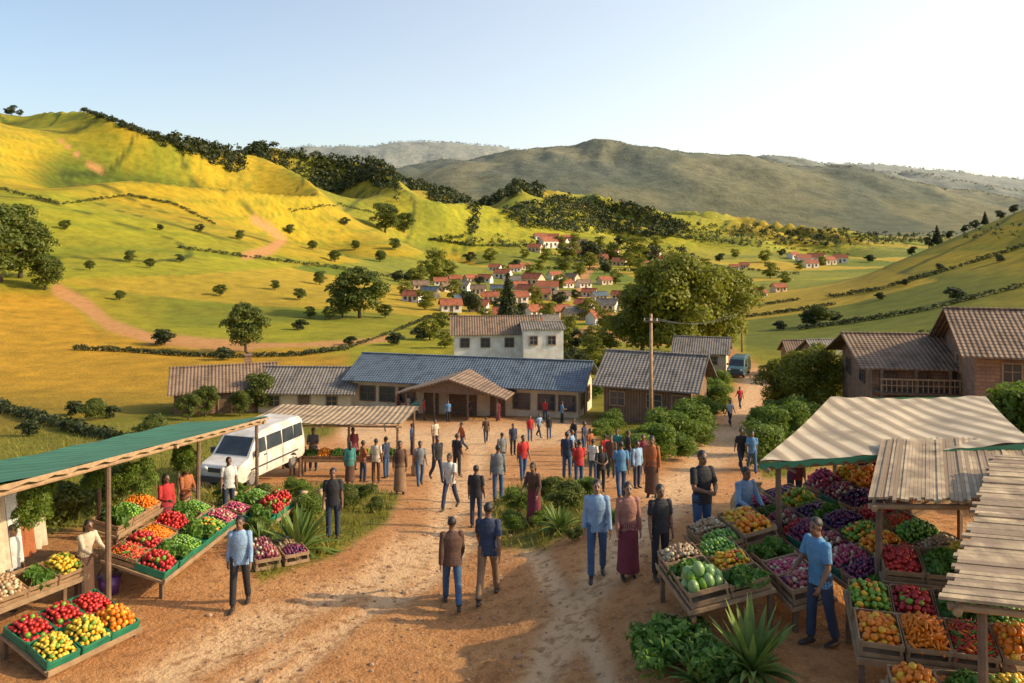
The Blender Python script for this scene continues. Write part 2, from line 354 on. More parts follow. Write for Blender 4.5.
PL=[
(240,607,93,'paleblue','black',8,'stroll','man in pale blue shirt and black trousers walking',dict(long=1)),
(333,540,73,'black','navy',10,'stand','man in black shirt and dark trousers standing',{}),
(452,607,93,'brown','jeans',188,'walk2','person in dark brown jacket and jeans walking away',dict(long=1,jacket=1)),
(488,600,103,'navy','khaki',172,'walk','man in navy shirt and khaki trousers striding away',{}),
(597,578,101,'paleblue','jeans',-5,'stroll','man in light blue shirt and jeans walking forward',dict(long=1,skin=1)),
(628,578,97,'rose','maroon',5,'stand','woman in rose top and maroon skirt standing',dict(skirt=1,woman=1,long=1,skin=1)),
(660,578,95,'black','black',12,'stand','man in black t-shirt and black trousers standing',{}),
(702,552,103,'black','jeans',18,'hands','man in black shirt and blue jeans, hands together',{}),
(820,645,130,'blue','navy',-68,'side','man in blue shirt and dark jeans beside produce crates',dict(skin=0)),
(450,509,58,'white','navy',-20,'walk','man in white shirt and dark trousers walking',{}),
(476,527,52,'black','navy',170,'stand','person in black top standing',{}),
(498,501,57,'grey','jeans',185,'stand','person in grey shirt and jeans standing, back turned',dict(long=1)),
(523,480,46,'red','jeans',20,'stroll','man in red shirt and jeans walking',{}),
(534,526,55,'brown','maroon',-30,'side','woman in brown top and maroon skirt standing',dict(skirt=1,woman=1,long=1)),
(457,476,43,'black','black',150,'stand','person in black clothes standing',{}),
(437,481,47,'black','navy',30,'walk2','person in black jacket walking',dict(long=1,jacket=1)),
(502,470,38,'grey','navy',200,'stand','person in grey shirt standing',{}),
(567,479,48,'navy','jeans',160,'stand','person in navy shirt standing',{}),
(579,489,50,'red','jeans',190,'stand2','person in red shirt and jeans, arm raised',{}),
(601,492,42,'black','black',10,'hands','person in black clothes standing',{}),
(611,478,44,'brown','navy',-20,'stand','person in brown shirt standing',{}),
(621,498,58,'blue','jeans',185,'stroll','person in blue shirt and jeans, back turned',{}),
(637,488,48,'paleblue','navy',30,'stand','person in pale blue shirt standing',dict(long=1)),
(652,497,62,'rust','brown',-15,'stand','person in rust brown robe standing',dict(skirt=1,woman=1,long=1)),
(628,470,40,'black','jeans',100,'stand','person in black shirt standing',{}),
(584,455,34,'navy','jeans',60,'stand','person in navy shirt standing',{}),
(574,452,34,'black','navy',-60,'stand2','person in black shirt standing',{}),
(741,470,43,'black','navy',8,'walk','man in black shirt walking along the road',{}),
(752,473,44,'blue','jeans',-8,'walk2','man in blue shirt and jeans walking along road',{}),
(350,484,42,'teal','brown',200,'stand','woman in teal top standing at a stall',dict(skirt=1,woman=1,long=1)),
(363,482,40,'rust','navy',120,'stand2','person in rust shirt at a stall',{}),
(376,483,45,'cream','brown',170,'stand','person in cream shirt at a stall',{}),
(386,478,42,'navy','jeans',-120,'stand','person in navy shirt at a stall',{}),
(400,494,54,'brown','khaki',10,'stand','person in brown robe standing',dict(skirt=1,long=1,woman=1)),
(530,441,26,'red','jeans',10,'stand','person in red shirt on the plaza',{}),
(539,437,24,'paleblue','navy',40,'walk','person in pale blue shirt on the plaza',{}),
(549,439,24,'black','jeans',190,'stand','person in black on the plaza',{}),
(448,422,22,'blue','black',10,'stand','person in blue outside the long building',{}),
(424,420,21,'red','brown',90,'stand','person in red outside the long building',{}),
(408,416,21,'white','navy',200,'stand','person in white outside the long building',{}),
(398,413,20,'rust','brown',60,'stand2','person in rust outside the long building',{}),
(470,420,21,'navy','black',-40,'walk','person in navy outside the long building',{}),
(498,421,21,'maroon','maroon',0,'stand','woman in maroon outside the long building',dict(skirt=1,woman=1,long=1)),
(385,430,26,'black','grey',30,'walk','person in black crossing the plaza',{}),
(416,419,21,'teal','navy',10,'stand','person in teal outside the long building',{}),
(545,420,21,'red','navy',160,'stand','person in red outside the long building',{}),
(562,423,22,'blue','black',100,'stand2','person in blue beside the long building',{}),
(590,462,34,'rust','navy',40,'stand','person in rust shirt on the plaza',{}),
(643,474,40,'maroon','navy',10,'stand','person in maroon shirt in the crowd',{}),
(593,480,40,'white','jeans',150,'stand','person in white shirt in the crowd',{}),
(617,465,36,'teal','black',-30,'stand2','person in teal shirt in the crowd',{}),
(605,470,36,'red','navy',200,'stand','person in red shirt in the crowd',{}),
(571,466,38,'paleblue','navy',70,'walk','person in pale blue shirt in the crowd',{}),
(513,455,32,'navy','black',20,'stand','person in navy shirt on the plaza',{}),
(486,443,27,'brown','navy',190,'walk','person in brown shirt on the plaza',{}),
(435,450,31,'cream','brown',30,'stand','person in cream shirt on the plaza',{}),
(462,452,31,'rust','navy',-60,'walk2','person in rust shirt on the plaza',{}),
(412,455,32,'blue','navy',100,'stand','person in blue shirt on the plaza',{}),
(730,425,28,'white','navy',10,'walk','person in white shirt walking down the road',{}),
(740,408,22,'red','navy',190,'walk','person in red shirt walking up the road',{}),
(420,486,46,'grey','jeans',20,'stroll','person in grey shirt near the shed stall',{}),
]
for (u,v,h,t_,b_,y,po,lb,o) in PL:
    person(u,v,h,t_,b_,y,po,lb,None,group='people at the market',**o)
def pw(x,y,*a,**k): return person(0,0,60,*a,pos=Vector((x,y,hgt(x,y))),**k)
pw(-8.35,15.62,'cream','brown',60,'reach','vendor in cream clothes bending over stall produce',None,woman=1,skirt=1,long=1)
pw(-8.35,19.3,'red','maroon',50,'stand2','woman in red dress behind the stall',None,woman=1,skirt=1,long=1)
pw(-8.4,20.6,'rust','brown',60,'hands','woman in rust dress behind the stall',None,woman=1,skirt=1,long=1)
pw(-7.9,22.3,'white','navy',30,'stand','man in white shirt beside the stall',None)
pw(-9.5,15.2,'white','grey',80,'stand','vendor in white shirt behind the stall',None,long=1)
pw(7.9,17.2,'navy','black',-60,'stand','vendor in navy shirt under the canopy',None)
pw(6.15,17.4,'maroon','navy',-10,'stand2','vendor in maroon shirt under the canopy',None)
pw(8.8,14.4,'black','brown',-70,'reach','vendor in black shirt leaning over crates',None)
pw(-7.2,36.2,'maroon','brown',30,'stand','vendor in maroon under the shed roof',None)
pw(-8.9,35.8,'grey','navy',0,'hands','vendor in grey under the shed roof',None)
SX,SY=4.5,15.55
ps=person(742,548,78,'paleblue','navy',20,'sit','man in pale blue shirt sitting on a crate',None,pos=Vector((SX,SY,hgt(SX,SY))),long=1)
print('people',time.time()-T0)
# ------------------------------------------------------------ map regions
def inpoly(U,V,P):
    c=np.zeros(U.shape,bool); n=len(P)
    for i in range(n):
        x1,y1=P[i]; x2,y2=P[(i+1)%n]
        if y1==y2: continue
        c^=((y1>V)!=(y2>V))&(U<(x2-x1)*(V-y1)/(y2-y1)+x1)
    return c
def pdist(U,V,P,closed=True):
    d=np.full(U.shape,1e9); n=len(P)
    for i in range(n if closed else n-1):
        x1,y1=P[i]; x2,y2=P[(i+1)%n]; dx,dy=x2-x1,y2-y1; L=dx*dx+dy*dy+1e-9
        t=np.clip(((U-x1)*dx+(V-y1)*dy)/L,0,1); d=np.minimum(d,np.hypot(U-x1-t*dx,V-y1-t*dy))
    return d
def soft(P,wd):
    s=np.where(inpoly(Ug,VG,P),1,-1)*pdist(Ug,VG,P); return ss(-wd,wd,s+wd*2.0*(nz-.5))
def line(P,wd): return 1-ss(wd*.5,wd*1.2,pdist(Ug,VG,P,False)+wd*.8*(nz-.5))
Ug=np.repeat(US[None,:],ND,0); nz=fbm(X2/(.05*D2+.5),D2/(.05*D2+.5),61,3)
vis=(VG<=CM+.5)
def lerp(a,b,t): return a*(1-t[...,None])+np.array(b)*t[...,None]
gold=(.46,.29,.02); yg=(.33,.30,.02); grn=(.13,.18,.018); olive=(.23,.20,.025); dk=(.04,.055,.013)
C=np.zeros(Z.shape+(3,)); C[:]=yg
n1=fbm(X2/170,D2/170,71,3); n2=fbm(X2/60,D2/90,72,3); n3=fbm(X2/14,D2/14,73,3)
C=lerp(C,gold,ss(.42,.62,n1)*.8); C=lerp(C,grn,ss(.50,.68,n2)*.65); C=lerp(C,olive,ss(.45,.7,n3)*.4)
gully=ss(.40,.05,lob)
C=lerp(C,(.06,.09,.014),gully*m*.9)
ct=np.abs(((n1*7)%1)-.5); C=lerp(C,dk,(1-ss(.02,.055,ct))*ss(150,220,D2)*.8*(1-ss(1000,1300,D2)))
ct2=np.abs(((Z/7+n1*3)%1)-.5); C=lerp(C,grn,(1-ss(.05,.12,ct2))*ss(150,220,D2)*.5*(1-ss(1200,1500,D2)))
lowleft=[(-200,283),(60,292),(100,326),(180,345),(350,352),(350,410),(150,410),(0,440),(-200,440)]
C=lerp(C,(.56,.28,.025),soft(lowleft,7)*.9)
rh=((Ug>745)&(D2>75)&(D2<330)&(VG>190))*1.0
C=lerp(C,(.12,.14,.02),rh*ss(.35,.65,n2)*.8)
vst=((D2>180)&(D2<1100)&(Z<-2))*1.0
cell=np.floor((X2*.8+D2*.35)/70+n1*2)+13*np.floor((D2-.3*X2)/95)
hsh=_h(cell.astype(np.int64),np.zeros_like(cell,dtype=np.int64),5)
for lo,hi,cc in((0,.25,(.12,.17,.02)),(.25,.5,(.34,.30,.03)),(.5,.75,(.46,.30,.03)),(.75,1.1,(.2,.21,.03))): C=lerp(C,cc,((hsh>=lo)&(hsh<hi))*vst*.85)
C=lerp(C,(.18,.16,.025),(1-ss(60,95,D2))*.7)
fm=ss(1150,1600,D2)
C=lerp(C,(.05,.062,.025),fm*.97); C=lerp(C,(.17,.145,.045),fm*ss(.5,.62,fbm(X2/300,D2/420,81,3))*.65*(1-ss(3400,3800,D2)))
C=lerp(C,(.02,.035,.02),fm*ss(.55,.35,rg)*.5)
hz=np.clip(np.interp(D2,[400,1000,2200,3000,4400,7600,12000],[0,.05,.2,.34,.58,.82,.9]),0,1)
C=lerp(C,(.34,.36,.33),hz)  # aerial haze painted into the vertex colour, stronger with distance
road=np.zeros(Z.shape); track=np.zeros(Z.shape)
plaza=[(-400,1200),(-400,590),(-100,560),(130,520),(215,528),(262,580),(330,560),(385,520),(400,492),(330,488),(200,492),(200,470),(250,452),(330,440),(352,412),(590,417),(600,440),(580,462),(600,470),(640,470),(690,430),(728,398),(738,380),(722,362),(700,348),(688,340),(692,336),(716,344),(748,358),(775,378),(775,400),(765,440),(760,480),(780,480),(900,450),(1300,470),(1500,1200)]
road=np.maximum(road,soft(plaza,6)*(D2<140))
isl=[(498,545),(490,510),(505,488),(540,480),(590,478),(604,500),(585,530),(545,548)]
gl=[(215,522),(240,490),(330,486),(398,497),(388,522),(330,552),(270,560)]
road*=(1-soft(isl,5)*.9)*(1-soft(gl,5)*.9)
for P,wd in (([(58,290),(85,305),(110,325),(150,338),(200,343),(250,346)],6.5),([(255,220),(272,230),(283,240),(270,250),(245,256)],5),([(596,262),(585,275),(580,290),(592,305),(600,318),(590,330),(560,342)],5),([(230,346),(300,345),(350,343),(395,338)],3),([(690,340),(640,345),(600,330)],3),([(60,140),(90,165),(130,180)],1.2)):
    road=np.maximum(road,line(P,wd)*.9*vis)
for P,wd in (([(90,720),(230,640),(360,585),(440,540),(450,480),(430,440)],15),([(150,735),(290,650),(410,590),(470,540)],9),([(470,800),(560,640),(610,560),(680,490),(735,430),(755,385)],15),([(180,760),(330,640),(420,560),(470,500),(480,440)],9),([(350,430),(450,438),(570,430)],12),([(640,760),(590,640),(540,560),(480,500)],10)):
    track=np.maximum(track,(1-ss(wd*.2,wd*1.9,pdist(Ug,VG,P,False)+wd*1.8*(nz-.5)))*(D2<140))
Z=Z-.05*track*(D2<60)
NU=len(US)
V=np.stack([X2,D2,Z],-1).reshape(-1,3)
ii=np.arange((ND-1)*(NU-1)); r_=ii//(NU-1); c_=ii%(NU-1); a=r_*NU+c_
Q=np.stack([a,a+1,a+1+NU,a+NU],-1)
bx=np.stack([X2[0]*12,np.full(NU,-35.),np.full(NU,0.)],-1)
nb=len(V); V=np.concatenate([V,bx]); k=np.arange(NU-1); Q=np.concatenate([Q,np.stack([nb+k,nb+k+1,k+1,k],-1)])
gme=mesh_np('ground',V,Q)
def att(me,nm,arr,kind):
    at=me.attributes.new(nm,kind,'POINT'); at.data.foreach_set('color' if kind=='FLOAT_COLOR' else 'value',arr.astype(np.float32).ravel())
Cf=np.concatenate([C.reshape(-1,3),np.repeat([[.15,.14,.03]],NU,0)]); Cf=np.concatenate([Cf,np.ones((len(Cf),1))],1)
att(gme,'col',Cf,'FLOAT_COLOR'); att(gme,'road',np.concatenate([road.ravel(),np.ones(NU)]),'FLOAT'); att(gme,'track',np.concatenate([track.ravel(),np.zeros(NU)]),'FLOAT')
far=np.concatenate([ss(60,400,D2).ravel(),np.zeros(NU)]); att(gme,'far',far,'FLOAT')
mtn=np.concatenate([ss(1300,2300,D2).ravel(),np.zeros(NU)]); att(gme,'mountain',mtn,'FLOAT')
gme.polygons.foreach_set('use_smooth',[True]*len(Q))
gm,t,p=nt('ground_fields_and_dirt'); v=objc(t)
def attn(n,o='Fac'):
    q=t.nodes.new('ShaderNodeAttribute'); q.attribute_name=n; return q.outputs[o]
def mt(op,a,b):
    n=t.nodes.new('ShaderNodeMath'); n.operation=op
    for i,x in enumerate((a,b)):
        if isinstance(x,(int,float)): n.inputs[i].default_value=x
        else: link(t,x,n.inputs[i])
    return n.outputs[0]
nb_=noise(t,.25,10,v,.65); nf=noise(t,5,6,v,.6)
nm_=noise(t,.022,7,v,.7)
def mul(a,b):
    q=t.nodes.new('ShaderNodeMix'); q.data_type='RGBA'; q.blend_type='MULTIPLY'; q.inputs[0].default_value=1; link(t,a,q.inputs[6]); link(t,b,q.inputs[7]); return q.outputs[2]
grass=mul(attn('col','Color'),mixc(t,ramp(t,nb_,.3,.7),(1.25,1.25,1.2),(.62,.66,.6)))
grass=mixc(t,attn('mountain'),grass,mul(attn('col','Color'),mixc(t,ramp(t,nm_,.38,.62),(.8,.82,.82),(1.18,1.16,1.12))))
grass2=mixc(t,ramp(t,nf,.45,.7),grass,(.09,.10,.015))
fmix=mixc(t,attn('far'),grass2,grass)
d1=mixc(t,ramp(t,noise(t,.7,8,v,.65),.35,.65),(.46,.20,.07),(.58,.30,.12))
d2=mixc(t,attn('track'),d1,(.70,.45,.24)); d3=mixc(t,ramp(t,nf,.48,.70),d2,(.30,.135,.05))
d4=mixc(t,ramp(t,noise(t,22,3,v),.6,.75),d3,(.66,.46,.28))
link(t,mixc(t,attn('road'),fmix,d4),p.inputs['Base Color']); p.inputs['Roughness'].default_value=.95; p.inputs['Specular IOR Level'].default_value=.15
hh=mt('ADD',mt('ADD',noise(t,1.2,8,v,.6),noise(t,14,5,v,.65)),mt('MULTIPLY',mt('MULTIPLY',nm_,attn('mountain')),110.0)); bump(t,p,hh,.09,.9)
gme.materials.append(gm)
g=obj('ground',gme,kind='structure',label='rolling golden green farmland with orange dirt roads',cat='ground')
print('ground',time.time()-T0)
# ------------------------------------------------------------ foliage
LG=leafm('leaf_yellow_green',(.18,.21,.015),(.32,.30,.025),.42); LM=leafm('leaf_mid_green',(.09,.135,.014),(.19,.20,.02),.35)
LDK=leafm('leaf_dark_green',(.036,.058,.012),(.09,.10,.018),.3); LB=leafm('leaf_bright_green',(.12,.21,.018),(.24,.30,.03),.42)
BARK=M('bark',(.12,.085,.055),(.06,.045,.03),6,.9,.03)
def leaves(cent,rad,n,size,zs=.85):
    cent=np.array(cent,float); rad=np.array(rad,float); k=rng.choice(len(cent),n,p=rad**2/np.sum(rad**2))
    d=rng.normal(size=(n,3)); d/=np.linalg.norm(d,axis=1)[:,None]; d[:,2]=np.where(d[:,2]<-.45,-d[:,2],d[:,2])
    rr=rad[k]*(1-.45*rng.random(n)**2+.08*rng.normal(size=n)); c=cent[k]+d*rr[:,None]*[1,1,zs]
    nrm=d+.6*rng.normal(size=(n,3)); nrm/=np.linalg.norm(nrm,axis=1)[:,None]
    a=np.cross(nrm,rng.normal(size=(n,3))); a/=np.linalg.norm(a,axis=1)[:,None]; b=np.cross(nrm,a)
    s=(size*(.6+.8*rng.random(n)))[:,None]
    V=np.stack([c-a*s,c-b*s*.55,c+a*s,c+b*s*.55],1).reshape(-1,3); return V,np.arange(n*4).reshape(-1,4)
def crown_cl(n,zlo,zhi,rx,rmin,rmax):
    c=[];r=[]
    for i in range(n):
        a=random.random()*6.28; z=zlo+(zhi-zlo)*random.random(); f=math.sin(math.pi*min(max((z-zlo)/(zhi-zlo),.15),.85))**.6
        q=rx*f*math.sqrt(random.random()); c.append((q*math.cos(a),q*math.sin(a),z)); r.append(random.uniform(rmin,rmax))
    return c,r
def tree_t(name,label,cat,mat,ncl,nl,size,rx,zlo=.32,conifer=False,rm=(.08,.15)):
    e=obj(name,None,label=label,cat=cat); b=B()
    if conifer:
        b.cyl((0,0,-.03),(0,0,.95),.022,.004,8); cc=[];rr=[]
        for i in range(26):
            z=.08+.88*i/25; q=.2*(1-(z-.08)/.92)+.012
            for k_ in range(7): a=random.random()*6.28; cc.append((q*.6*math.cos(a),q*.6*math.sin(a),z)); rr.append(q*.5+.014)
    else:
        cc,rr=crown_cl(ncl,zlo+.08,.88,rx,*rm)
        b.loft([(0,0,-.04),(.01,0,.12),(.0,.01,.3),(0,0,.5)],[(.035,.035),(.024,.024),(.02,.02),(.01,.01)],8)
        for i in range(0,min(len(cc),9)):
            z0=.16+.3*random.random(); c=Vector(cc[i]); s=Vector((0,0,z0)); mdl=s.lerp(c,.5)+Vector((0,0,.03)); b.loft([s,mdl,c],[(.013,.013),(.008,.008),(.003,.003)],6)
    obj('trunk',b.mesh('trunk',BARK,True),e)
    V_,Q_=leaves(cc,rr,nl,size); obj('crown',mesh_np('crown',V_,Q_,mat),e); return e
def bush_t(name,label,cat,mat,nl,size):
    cc,rr=crown_cl(20,.12,.78,.42,.13,.26); V_,Q_=leaves(cc,rr,nl,size); V_[:,2]=np.maximum(V_[:,2],-.05)
    return obj(name,mesh_np(name,V_,Q_,mat),label=label,cat=cat)
used=set()
def put(tmp,loc,s,label=None,group=None,wd=1):
    loc=Vector(loc)
    if tmp.name not in used:
        used.add(tmp.name); tmp.location=loc; tmp.scale=(s*wd,s*wd,s); tmp.rotation_euler=(0,0,random.random()*6.28); o=tmp
    else: o=dup(tmp,loc,random.random()*6.28,(s*wd,s*wd,s))
    if label: o['label']=label
    if group: o['group']=group
    return o
TA=tree_t('broadleaf_tree','tall sunlit yellow-green broadleaf tree beside the road','tree',LG,46,15000,.018,.36,.1,rm=(.09,.16))
TB=tree_t('broadleaf_tree','rounded green broadleaf tree on the golden slope','tree',LM,34,7000,.024,.40,.08,rm=(.1,.17))
TC=tree_t('broadleaf_tree','dark green broadleaf tree among the village houses','tree',LDK,20,2400,.036,.36,.06,rm=(.12,.2))
TE=tree_t('broadleaf_tree','light green tree among the village houses','tree',LG,20,2400,.036,.38,.06,rm=(.12,.2))
TD=tree_t('conifer_tree','dark pointed conifer tree in the valley','tree',LDK,0,7000,.02,.2,conifer=True)
BA=bush_t('bush','leafy bright green bush beside the dirt road','bush',LB,8000,.026)
BB=bush_t('bush','dense mid green bush on the grassy verge','bush',LM,6500,.03)
BCc=bush_t('bush','dark green shrub on the hillside','bush',LDK,1400,.06)
def T(tmp,u,v,px,label=None,group=None,wd=1):
    P=G(u,v); return put(tmp,P,px*P.y/F,label,group,wd)
T(TA,676,362,116,wd=1.05); T(TA,716,354,94,'yellow-green broadleaf tree beside the road',wd=1.1); T(TA,643,358,78,'yellow-green broadleaf tree beside the road',wd=1.1)
T(TB,360,318,52,wd=1.35); T(TB,246,352,50); T(TB,343,318,30,wd=1.2); T(TE,436,283,34,wd=1.1); T(TB,385,232,30,wd=1.3); T(TB,404,233,20,wd=1.3)
T(TD,508,332,60); T(TC,520,322,22)
for u,v,px in ((20,278,62),(0,282,80),(45,290,36),(-30,290,80),(8,250,40)): T(TB,u,v,px,'dense dark green tree on the slope','trees on the slope',1.2)
for u,v,px in ((815,425,84),(790,418,64),(838,420,60)): T(TA,u,v,px,'leafy yellow-green tree behind the canopy stall',None,1.2)
for u,v,px in ((205,417,32),(262,412,40),(240,416,26),(188,420,27)): T(TB,u,v,px,'green garden tree beside brown roofed house')
for u,v,px in ((130,262,12),(150,268,10),(180,262,9),(320,285,14),(300,300,12),(335,262,12),(312,250,10),(275,290,10),(220,296,12),(380,262,12),(355,250,10),(120,300,10),(90,270,10),(200,232,9),(240,240,10),(345,225,9),(65,230,10),(160,230,7),(290,235,10),(395,250,12),(330,320,14),(310,318,12),(385,318,14)): T(TB if px>9 else TC,u,v,px,'small green tree on the golden hillside','trees scattered over the hillside',1.3)
P_=[(570,262,20),(590,262,24),(612,262,18),(635,264,28),(650,262,18),(560,248,12),(600,248,12),(620,246,12),(655,250,14),(575,244,10),
 (470,262,12),(490,262,14),(455,300,20),(470,312,24),(440,330,18),(425,310,20),(455,325,14),(535,300,14),(548,322,20),(560,306,16),(590,320,22),(605,330,22),(520,345,20),(560,352,26),(590,364,28),(575,368,22),(602,374,24),(538,312,14),(622,334,26),(570,335,20),
 (640,285,14),(655,292,18),(615,284,14),(560,288,14),(575,300,12),(770,278,16),(785,284,12),(742,288,16),(760,300,14),(705,270,12),(690,262,10),(800,270,10),(822,266,10),(720,262,10),(765,262,12),(735,258,9),(782,256,8),
 (405,296,14),(418,285,18),(398,282,13),(380,300,15),(500,300,12),(480,285,10),(540,272,12),(525,258,9),(410,282,14),(425,276,16),(450,276,14),(680,276,12),(630,268,16),(580,276,14),(498,312,16),(485,322,14),
 (590,268,16),(605,274,14),(545,262,14),(530,276,12),(515,270,12),(565,272,16),(640,274,16),(660,272,12),(430,340,22),(445,348,18),(575,350,24),(610,350,26),(595,345,20)]
for i,(u,v,px) in enumerate(P_): T(TC if i%3==1 else TE,u,v,px,None,'trees of the valley village',1.3)
for u,px in ((12,12),(20,8),(6,7)):
    q=crest(u,350,620); put(TC,q,px*q.y/F,'lone dark tree on the hill crest')
for u,px in ((937,20),(929,12),(985,14),(975,10),(950,9),(912,10),(965,9),(1000,10),(1014,10)):
    q=crest(u,190,300); put(TD if u in(937,985) else TC,q,px*q.y/F,'dark tree on the hill crest','trees on the hill crest',1.2)
for u,v,px in ((822,325,22),(810,326,18),(835,322,12),(870,262,8),(955,300,14),(163,345,18),(92,420,22),(110,418,14),(75,415,16),(225,360,14),(300,330,12),(150,440,26),(30,436,18),(395,345,14),(420,340,14),(350,345,10),(880,300,8),(905,285,7),(1000,262,8),(940,270,7),(780,330,10)): T(BCc if px<20 else BB,u,v,px,None,'shrubs on the fields',1.3)
for u,v,px in ((655,462,48),(672,452,50),(690,440,46),(700,425,36),(712,412,34),(640,466,40),(664,440,36),(714,400,26),(722,388,22),(600,440,24),(612,432,26),(598,398,20),(610,380,20),(596,372,18),(682,460,30),(700,445,26)): T(BA,u,v,px*.9,None,'bushes along the road',1.3)
for u,v,px in ((255,508,26),(275,520,30),(310,520,30),(345,508,24),(365,502,22),(232,505,26),(330,500,22),(296,500,24),(375,512,16),(240,522,24),(260,535,20),(520,512,26),(545,502,30),(565,512,32),(590,498,24),(512,530,22),(540,525,20),(575,540,16)): T(BB if u%2 else BA,u,v,px*.95,None,'bushes on the green island',1.4)
for u,v,px in ((768,470,50),(780,455,56),(800,445,50),(765,440,36),(775,430,34)): T(BA,u,v,px,None,'bushes behind the canopy',1.1)
for x,y,s in ((11.5,19,1.9),(13,17.5,2.0),(10.6,21,1.8),(12,24,2.2),(13.6,22,2.6),(14.2,21.5,3.6)): put(BA,(x,y,hgt(x,y)-.1),s,'green bush beside the canopy stalls','bushes behind the canopy')
for x,y,s in ((-11.3,15,1.6),(-11.5,17.5,1.7),(-11.2,20,1.6),(-11.3,22.5,1.6),(-11.8,13,1.6),(-12.5,25,1.5)): put(BB,(x,y,hgt(x,y)-.1),s,'green bush behind the green roofed stall','bushes behind the green roofed stall')
def hedge(pts,px,mat,label,n=26):
    P=[];Rr=[]
    for i in range(len(pts)-1):
        for k_ in range(n):
            f=k_/n+random.uniform(-.5,.5)/n; u=pts[i][0]*(1-f)+pts[i+1][0]*f; v_=pts[i][1]*(1-f)+pts[i+1][1]*f
            q=G(u,v_)
            if q.y>1500: continue
            r=px*q.y/F*.5*random.uniform(.6,1.3); P.append((q.x,q.y,q.z+r*.5)); Rr.append(r)
    r0=np.mean(Rr); V_,Q_=leaves(P,Rr,len(P)*38,r0*.3,.8); o=Vector(P[0]); V_-=np.array(o)
    obj('hedge',mesh_np('hedge',V_,Q_,mat),loc=o,label=label,cat='hedge',group='hedgerows between the fields')
for pts,px in (([(75,350),(130,352),(180,356),(230,358),(300,356),(345,350)],7),([(180,248),(250,258),(330,268),(420,282),(470,280)],5),([(-10,408),(40,422),(90,436),(150,446)],14),
 ([(60,205),(130,196),(175,205),(215,225)],4),([(430,240),(470,246),(520,247)],4),([(500,268),(560,270),(640,272)],5),([(425,318),(470,322),(520,334)],5),([(345,350),(400,330),(430,318)],5),
 ([(800,330),(860,322),(930,310),(1030,285)],7),([(830,298),(880,290),(950,270),(1030,245)],6),([(745,318),(790,312),(835,305)],5),([(860,345),(920,334),(1030,318)],5),([(660,258),(720,268),(800,275)],4),([(660,235),(740,245),(850,255)],3),([(290,212),(340,205),(380,215)],3),([(0,190),(60,205)],5),([(690,300),(760,306),(800,300)],4),([(640,310),(700,320),(745,318)],4)):
    hedge(pts,px,LDK,'dark green hedge crossing the golden fields')
def wood(name,label,pts,hs,nl=34,mat=LDK):
    Vs=[]
    for q,h in zip(pts,hs):
        cc=[(0,0,.5),(.25,.1,.4),(-.22,-.08,.42),(0,0,.72)]; V_,_=leaves(cc,[.36,.28,.28,.22],nl,.15,1.0); Vs.append(V_*h+np.array(q))
    V_=np.concatenate(Vs); obj(name,mesh_np(name,V_,np.arange(len(V_)).reshape(-1,4),mat),kind='stuff',label=label,cat='wood')
pts=[];hs=[]
for i in range(1500):
    f=random.random(); u=82+(545-82)*f**.85; th=np.interp(u,[82,200,270,400,545],[.5,2,9,15,9])
    q=crest(u,400,1100); y=q.y-random.random()*th*5; x=(u-512)/F*y; pts.append((x,y,hgt(x,y)-.5)); hs.append(random.uniform(5,8.5)*(.6 if u<170 else 1)*y/650)
wood('ridge_woodland','dark tree line along the crest of the hill',pts,hs,24)
pts=[];hs=[]
def scat(P,n,hp,dmax=1600):
    us=[p_[0] for p_ in P]; vs=[p_[1] for p_ in P]; k_=0
    while k_<n:
        u=random.uniform(min(us),max(us)); v_=random.uniform(min(vs),max(vs)); k_+=1
        if inpoly(np.array([u]),np.array([v_]),P)[0]:
            q=G(u,v_)
            if q.y<dmax: pts.append(tuple(q)); hs.append(hp*random.uniform(.6,1.3)*q.y/F)
scat([(500,212),(560,198),(640,208),(690,228),(670,240),(580,235),(520,228)],1500,6.5)
scat([(640,225),(760,228),(900,238),(960,232),(940,246),(820,248),(700,246)],700,5)
scat([(430,236),(500,238),(560,246),(540,252),(440,244)],160,5); scat([(540,250),(680,250),(700,262),(560,268)],160,8); scat([(740,232),(1024,226),(1024,238),(850,246)],260,5)
wood('valley_woodland','scattered dark woodland on the valley floor',pts,hs,24)
pts=[];hs=[]
for i in range(3400):
    u=random.uniform(250,1060); a=random.random(); q=crest(u,2600,3300) if a<.5 else (crest(u,4000,4900) if a<.75 else crest(u,7000,8300)); y=q.y-random.random()*60; x=(u-512)/F*y; pts.append((x,y,hgt(x,y)-6)); hs.append(random.uniform(7,12)*y/3000)
MFAR=leafm('leaf_far_haze_tint',(.15,.165,.12),(.19,.20,.15),.1); wood('mountain_woodland','haze-tinted forest along the mountain ridge',pts,hs,9,MFAR)  # pale distance haze put straight into these leaf colours
print('foliage',time.time()-T0)
n=60000; y=np.exp(rng.uniform(math.log(15),math.log(60),n)); u=rng.uniform(-40,1060,n); x=(u-512)/F*y
ji=np.searchsorted(US,u); ki=((np.log(y)-LD)/SD).astype(int); keep=road[ki,ji]<.35+.15*rng.random(n); extra=rng.random(n)<.015; keep|=extra&(road[ki,ji]<.9)
x,y=x[keep],y[keep]; z=np.array([hgt(a,b) for a,b in zip(x,y)]); n=len(x); h=(.07+.16*rng.random(n)**2)*(1+y/90); a=rng.random(n)*6.28; ln=.45*rng.normal(size=n)*h
wv=h*.1; V_=np.stack([np.stack([x-wv*np.cos(a),y-wv*np.sin(a),z-.02],-1),np.stack([x+wv*np.cos(a),y+wv*np.sin(a),z-.02],-1),np.stack([x+ln,y+.3*ln,z+h],-1)],1).reshape(-1,3)
obj('grass',mesh_np('grass',V_,np.arange(3*n).reshape(-1,3),leafm('grass_blade',(.18,.19,.025),(.36,.29,.04),.35)),kind='stuff',label='rough green grass on the verges',cat='grass')
b=B()
